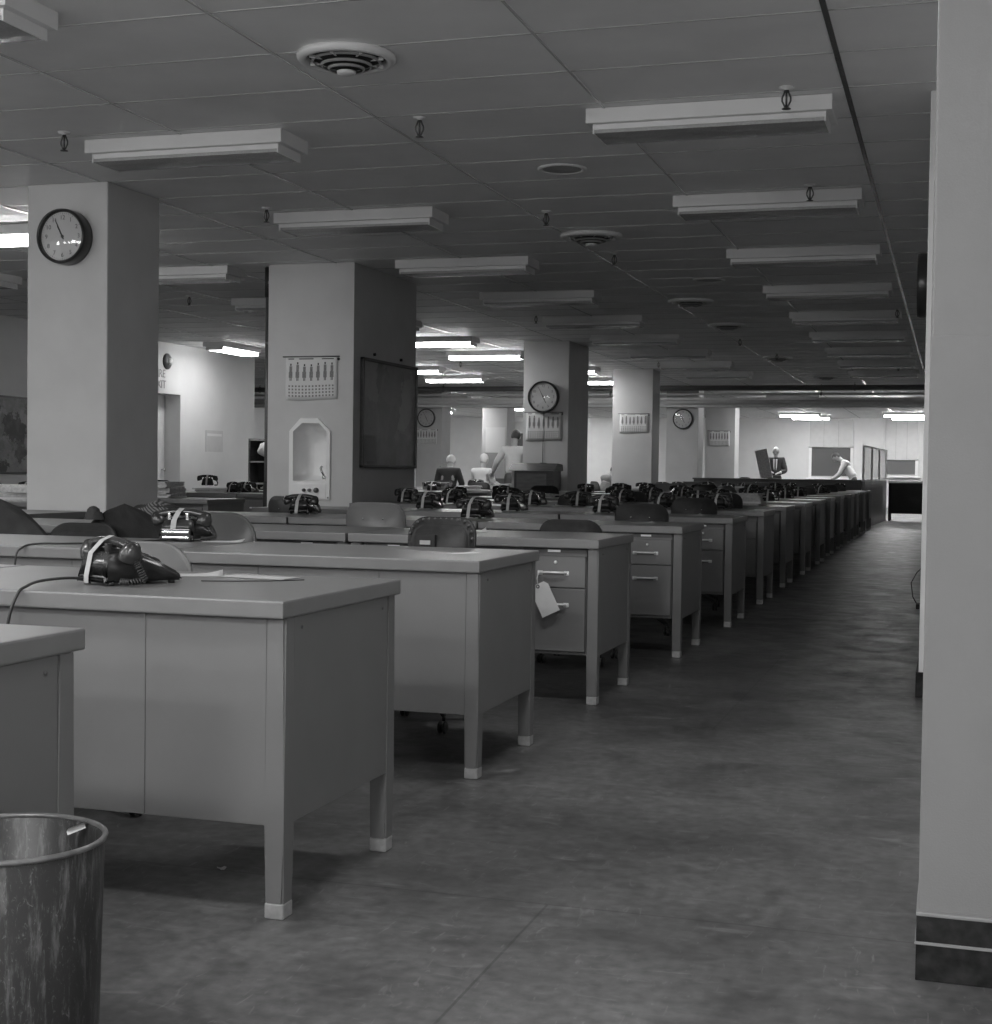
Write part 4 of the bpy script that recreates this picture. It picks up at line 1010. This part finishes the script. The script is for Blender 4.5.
def person(label, loc, rz, pose, shirt, trousers, hair, jacket=None, bald=False, glasses=False):
    t = thing('person', label, 'person', loc, rz)
    J = dict(pelvis=(0, 0, .93), waist=(0, 0, 1.08), chest=(0, .0, 1.30), neck=(0, .0, 1.47), head=(0, .02, 1.60),
             sl=(-.165, 0, 1.41), el=(-.225, -.01, 1.14), wl=(-.23, .08, .90), sr=(.165, 0, 1.41), er=(.225, -.01, 1.14), wr=(.23, .08, .90),
             hl=(-.09, 0, .90), kl=(-.10, .02, .50), al=(-.10, 0, .09), tl=(-.11, .15, .035), hr=(.09, 0, .90), kr=(.10, .02, .50), ar=(.10, 0, .09), tr=(.11, .15, .035))
    J.update(pose); J = {k_: Vector(v) for k_, v in J.items()}
    V_, E_, R_ = [], [], []
    def add(p, r, par=None):
        V_.append(Vector(p)); R_.append(r)
        if par is not None: E_.append((par, len(V_)-1))
        return len(V_)-1
    hd = (J['head']-J['neck']).normalized()
    pel = add(J['pelvis'], (.15, .105)); wa = add(J['waist'], (.135, .095), pel); ch = add(J['chest'], (.16, .11), wa); ne = add(J['neck'], .055, ch)
    jaw = add(J['head']-hd*.035, (.06, .07), ne); cr = add(J['head']+hd*.06, (.078, .092), jaw); add(J['head']+hd*.115, (.055, .065), cr)
    for s_ in 'lr':
        sh = add(J['s'+s_], .058, ch); up = add(J['s'+s_].lerp(J['e'+s_], .45), .05, sh); e = add(J['e'+s_], .041, up); w = add(J['w'+s_], .027, e)
        d_ = (J['w'+s_]-J['e'+s_]).normalized(); side = d_.cross(Vector((0, 0, 1)) if abs(d_.z) < .8 else Vector((0, 1, 0))).normalized(); nrm = side.cross(d_)
        if s_ == 'r': side = -side
        pm = add(J['w'+s_]+d_*.055, (.032, .018), w)
        for q in range(4):
            b_ = J['w'+s_]+d_*.095+side*(-.027+.018*q); L_ = (.062, .072, .068, .052)[q]
            f0 = add(b_, .0095, pm); f1 = add(b_+d_*L_*.5-nrm*.008, .0085, f0); add(b_+d_*L_*.85-nrm*.026, .0075, f1)
        t0 = add(J['w'+s_]+d_*.04-side*.038, .0105, pm); add(J['w'+s_]+d_*.078-side*.055-nrm*.012, .009, t0)
        h = add(J['h'+s_], .09, pel); k1 = add(J['h'+s_].lerp(J['k'+s_], .4), .08, h); kn = add(J['k'+s_], .056, k1); cf = add(J['k'+s_].lerp(J['a'+s_], .35), .053, kn); an = add(J['a'+s_], .038, cf); add(J['t'+s_], .032, an)
    H = J['head']; fwd = Vector((0, 1, 0)); fwd = (fwd-hd*fwd.dot(hd)).normalized(); rt = fwd.cross(hd)
    fr = Matrix((rt, fwd, hd)).transposed().to_4x4(); fr.translation = H
    def face(g):
        tmp = bmesh.new(); bmesh.ops.create_icosphere(tmp, subdivisions=3, radius=1, matrix=fr @ Matrix.Translation((0, 0, .035)) @ Matrix.Diagonal((.077, .094, .115, 1))); g.add(tmp, 0, True)
        for c, r, sx_, sy_, sz_, m in (((0, .088, .015), .016, .75, 1.1, 1.35, 0), ((-.078, .0, .02), .026, .35, .8, 1.1, 0), ((.078, .0, .02), .026, .35, .8, 1.1, 0), ((-.03, .076, .04), .011, 1.2, .6, .8, 1), ((.03, .076, .04), .011, 1.2, .6, .8, 1), ((0, .073, -.032), .02, 1.2, .5, .3, 1)):
            tmp = bmesh.new(); bmesh.ops.create_icosphere(tmp, subdivisions=2, radius=r, matrix=fr @ Matrix.Translation(c) @ Matrix.Diagonal((sx_, sy_, sz_, 1))); g.add(tmp, m, True)
    R_ = [((r[0]*.86, r[1]*.86) if i < 3 else r) if isinstance(r, tuple) else r*(.9 if r < .07 and i > 6 and r > .035 else 1) for i, r in enumerate(R_)]
    skinmesh('body', V_, E_, R_, [M['skin'], M['hairdark']], t, pel, 2, face)
    # hair
    g = MB(); tmp = bmesh.new(); bmesh.ops.create_uvsphere(tmp, u_segments=24, v_segments=14, radius=1)
    bmesh.ops.delete(tmp, geom=[v for v in tmp.verts if (v.co.z < (-.72 if v.co.y < -.1 else -.2 if v.co.y < .35 else .42)) or (bald and v.co.z > .35)], context='VERTS')
    g.add(tmp, 0, True, fr @ Matrix.Translation((0, -.008, .040)) @ Matrix.Diagonal((.083, .100, .112, 1))); g.obj('hair', hair, t)
    if glasses:
        g = MB()
        for sx in (-1, 1): g.tube([fr @ Vector((sx*.032+.024*math.cos(i*PI/8), .088, .04+.019*math.sin(i*PI/8))) for i in range(16)], .003, 5, closed=True)
        g.tube([fr @ Vector((-.008, .09, .04)), fr @ Vector((.008, .09, .04))], .003, 5); g.obj('glasses', M['clockrim'], t)
    def cloth(name, chain, m):
        vs, es, rs = [], [], []
        for p, r, par in chain:
            vs.append(p); rs.append(r)
            if par is not None: es.append((par, len(vs)-1))
        return skinmesh(name, vs, es, rs, m, t, 0, 2)
    def lp(a, b, f): return J[a].lerp(J[b], f)
    # shirt: torso and sleeves
    def top(ex, sleeve):
        c = [(J['pelvis']+(J['waist']-J['pelvis'])*.45, (.165+ex, .122+ex), None), (J['waist'], (.152+ex, .112+ex), 0), (J['chest'], (.178+ex, .126+ex), 1), (J['chest'].lerp(J['neck'], .55), (.135+ex, .10+ex), 2), (J['chest'].lerp(J['neck'], .95), (.066+ex, .066+ex), 3)]
        for s_ in 'lr':
            n_ = len(c); c += [(J['s'+s_], .078+ex, 3), (lp('s'+s_, 'e'+s_, .5), .064+ex, n_), (J['e'+s_], .055+ex, n_+1), (lp('e'+s_, 'w'+s_, sleeve), .042+ex, n_+2)]
        return c
    cloth('shirt', top(0, .92), shirt)
    if jacket:
        cloth('jacket', top(.014, .86), jacket)
        g = MB(); cpos = J['chest']
        for sx in (-1, 1): g.prism([(sx*.012, .13), (sx*.055, .13), (sx*.045, -.06), (sx*.016, -.19)], 0, .004, M=Matrix.Translation((cpos.x, cpos.y+.142, cpos.z)) @ Matrix.Rotation(PI/2, 4, 'X'))
        g.obj('shirt_front', M['shirt'], t)
        MB().prism([(-.012, .12), (.012, .12), (.022, -.18), (0, -.22), (-.022, -.18)], 0, .006, M=Matrix.Translation((cpos.x, cpos.y+.146, cpos.z)) @ Matrix.Rotation(PI/2, 4, 'X')).obj('necktie', M['suit'], t)
    c = [(J['pelvis']+(J['waist']-J['pelvis'])*.8, (.158, .115), None), (J['pelvis']-Vector((0, 0, .03)), (.165, .12), 0)]
    for s_ in 'lr':
        n_ = len(c); c += [(J['h'+s_]-Vector((0, 0, .03)), .098, 1), (lp('h'+s_, 'k'+s_, .5), .086, n_), (J['k'+s_], .072, n_+1), (lp('k'+s_, 'a'+s_, .9), .06, n_+2)]
    cloth('trousers', c, trousers)
    for s_ in 'lr':
        g = MB(); d_ = (J['t'+s_]-J['a'+s_]); d_.z = 0; d_.normalize(); mid = J['a'+s_]+d_*.055; an = math.atan2(-d_.x, d_.y)
        g.prism([(.042*math.cos(i*PI/12)*(1 if math.sin(i*PI/12) < 0 else .95), .135*math.sin(i*PI/12)) for i in range(24)], .0, .055, M=Matrix.Translation((mid.x, mid.y, J['t'+s_].z-.034)) @ Matrix.Rotation(an, 4, 'Z'), bev=.008)
        g.lathe([(.045, 0), (.043, .06)], 14, (J['a'+s_].x, J['a'+s_].y, J['t'+s_].z+.0))
        g.obj('shoe', M['clockrim'], t)
    return t
SIT = dict(pelvis=(0, 0, .55), waist=(0, .02, .70), chest=(0, .05, .93), neck=(0, .08, 1.10), head=(0, .12, 1.22), sl=(-.165, .05, 1.03), sr=(.165, .05, 1.03), el=(-.23, .12, .80), er=(.23, .12, .80), wl=(-.15, .36, .80), wr=(.15, .36, .80),
           hl=(-.09, .03, .53), hr=(.09, .03, .53), kl=(-.12, .42, .52), kr=(.12, .42, .52), al=(-.12, .40, .09), ar=(.12, .40, .09), tl=(-.12, .55, .035), tr=(.12, .55, .035))
person('man in white shirt and dark trousers standing with his back turned beside the third pillar', (-7.17, 23.95, 0), .25, dict(head=(.02, .05, 1.61), el=(-.30, .05, 1.20), wl=(-.36, .22, 1.03), er=(.26, .06, 1.17), wr=(.20, .28, 1.05)), M['shirt'], M['trouser'], M['hairdark'])
person('white-haired person in a white shirt seated at a far left desk', (-8.45, 26.05, 0), -.25, SIT, M['shirt'], M['trouser'], M['hairwhite'])
person('seated person in a dark jacket bent forward at a far left desk', (-8.42, 24.12, 0), .1, {**SIT, 'head': (0, .2, 1.18), 'neck': (0, .13, 1.08)}, M['suit'], M['trouser'], M['hairwhite'], jacket=None)
person('seated person leaning on a desk just left of the fourth pillar', (-6.30, 27.0, 0), -.9, {**SIT, 'head': (0, .22, 1.05), 'neck': (0, .16, .98), 'chest': (0, .08, .85), 'sl': (-.165, .09, .93), 'sr': (.165, .09, .93)}, M['inkgrey'], M['trouser'], M['hairdark'])
person('man in a dark suit and tie facing the camera in the far office', (-4.30, 37.6, 0), PI, dict(wl=(-.12, .28, 1.08), wr=(.10, .28, 1.1), el=(-.25, .06, 1.12), er=(.25, .06, 1.12), head=(.0, .03, 1.585)), M['shirt'], M['suit'], M['hairwhite'], jacket=M['suit'], glasses=True)
person('man in a light shirt bending over a desk before the far window', (-2.33, 36.2, 0), PI/2, dict(pelvis=(0, -.05, .92), waist=(0, .0, 1.07), chest=(0, .11, 1.26), neck=(0, .23, 1.39), head=(0, .34, 1.46), sl=(-.165, .16, 1.34), sr=(.165, .16, 1.34), el=(-.2, .27, 1.08), er=(.2, .27, 1.08), wl=(-.16, .46, .93), wr=(.16, .46, .93), hl=(-.09, -.05, .90), hr=(.09, -.05, .90)), M['shirt'], M['suit'], M['hairdark'])

# ================================================================== CAMERA
f_px, yaw, pitch, roll = 1460.4366, .302618717, -.029109653, .013304674
F = Vector((-math.sin(yaw)*math.cos(pitch), math.cos(yaw)*math.cos(pitch), math.sin(pitch)))
r_ = Vector((math.cos(yaw), math.sin(yaw), 0)); u_ = r_.cross(F)
r2 = r_*math.cos(roll)+u_*math.sin(roll); u2 = -r_*math.sin(roll)+u_*math.cos(roll)
cam = bpy.data.cameras.new('camera'); co = bpy.data.objects.new('camera', cam); COL.objects.link(co)
mw = Matrix((r2, u2, -F)).transposed().to_4x4(); mw.translation = (0, 0, 1.07); co.matrix_world = mw
cam.sensor_fit = 'HORIZONTAL'; cam.sensor_width = 36; cam.lens = 36*f_px/992; cam.clip_start = .02; cam.clip_end = 200
SC.camera = co

# ================================================================== LIGHT
def area(x, y, z, sx, sy, e, rot=(0, 0, 0)):
    l = bpy.data.lights.new('ceiling_lamp', 'AREA'); l.shape = 'RECTANGLE'; l.size = sx; l.size_y = sy; l.energy = e
    o = bpy.data.objects.new('ceiling_lamp', l); COL.objects.link(o); o.location = (x, y, z); o.rotation_euler = rot
def bulb(x, y, z, e):                                             # the sideways glow of a wrap-round diffuser
    l = bpy.data.lights.new('ceiling_lamp_glow', 'POINT'); l.energy = e; l.shadow_soft_size = .2
    o = bpy.data.objects.new('ceiling_lamp_glow', l); COL.objects.link(o); o.location = (x, y, z)
# lit ceiling lamps above and behind the photographer
for x, e in ((-1.2, 84), (-4.11, 57), (-7.0, 54), (-9.6, 48)):
    for y in (2.2, -.4, -3.0, -5.4):
        w_ = .06 if x > -2 and y > 0 else 1
        area(x, y, 2.76, 1.15, .3, e*w_*.66); bulb(x, y, 2.66, e*w_*.62)
area(-1.2, 4.99, 2.76, 1.15, .3, 26)  # unseen lamp ahead of the camera, added to brighten pillar sides and aisle
W = bpy.data.worlds.new('world'); SC.world = W; W.use_nodes = True
W.node_tree.nodes['Background'].inputs[0].default_value = (.1, .1, .1, 1)
W.node_tree.nodes['Background'].inputs[1].default_value = 0
SC.view_settings.view_transform = 'Standard'; SC.view_settings.look = 'None'; SC.view_settings.gamma = 1
SC.view_settings.use_curve_mapping = False; SC.view_settings.exposure = 0
SC.cycles.use_denoising = True; SC.cycles.max_bounces = 8; SC.cycles.diffuse_bounces = 5; SC.cycles.glossy_bounces = 4
SC.cycles.sample_clamp_indirect = 4
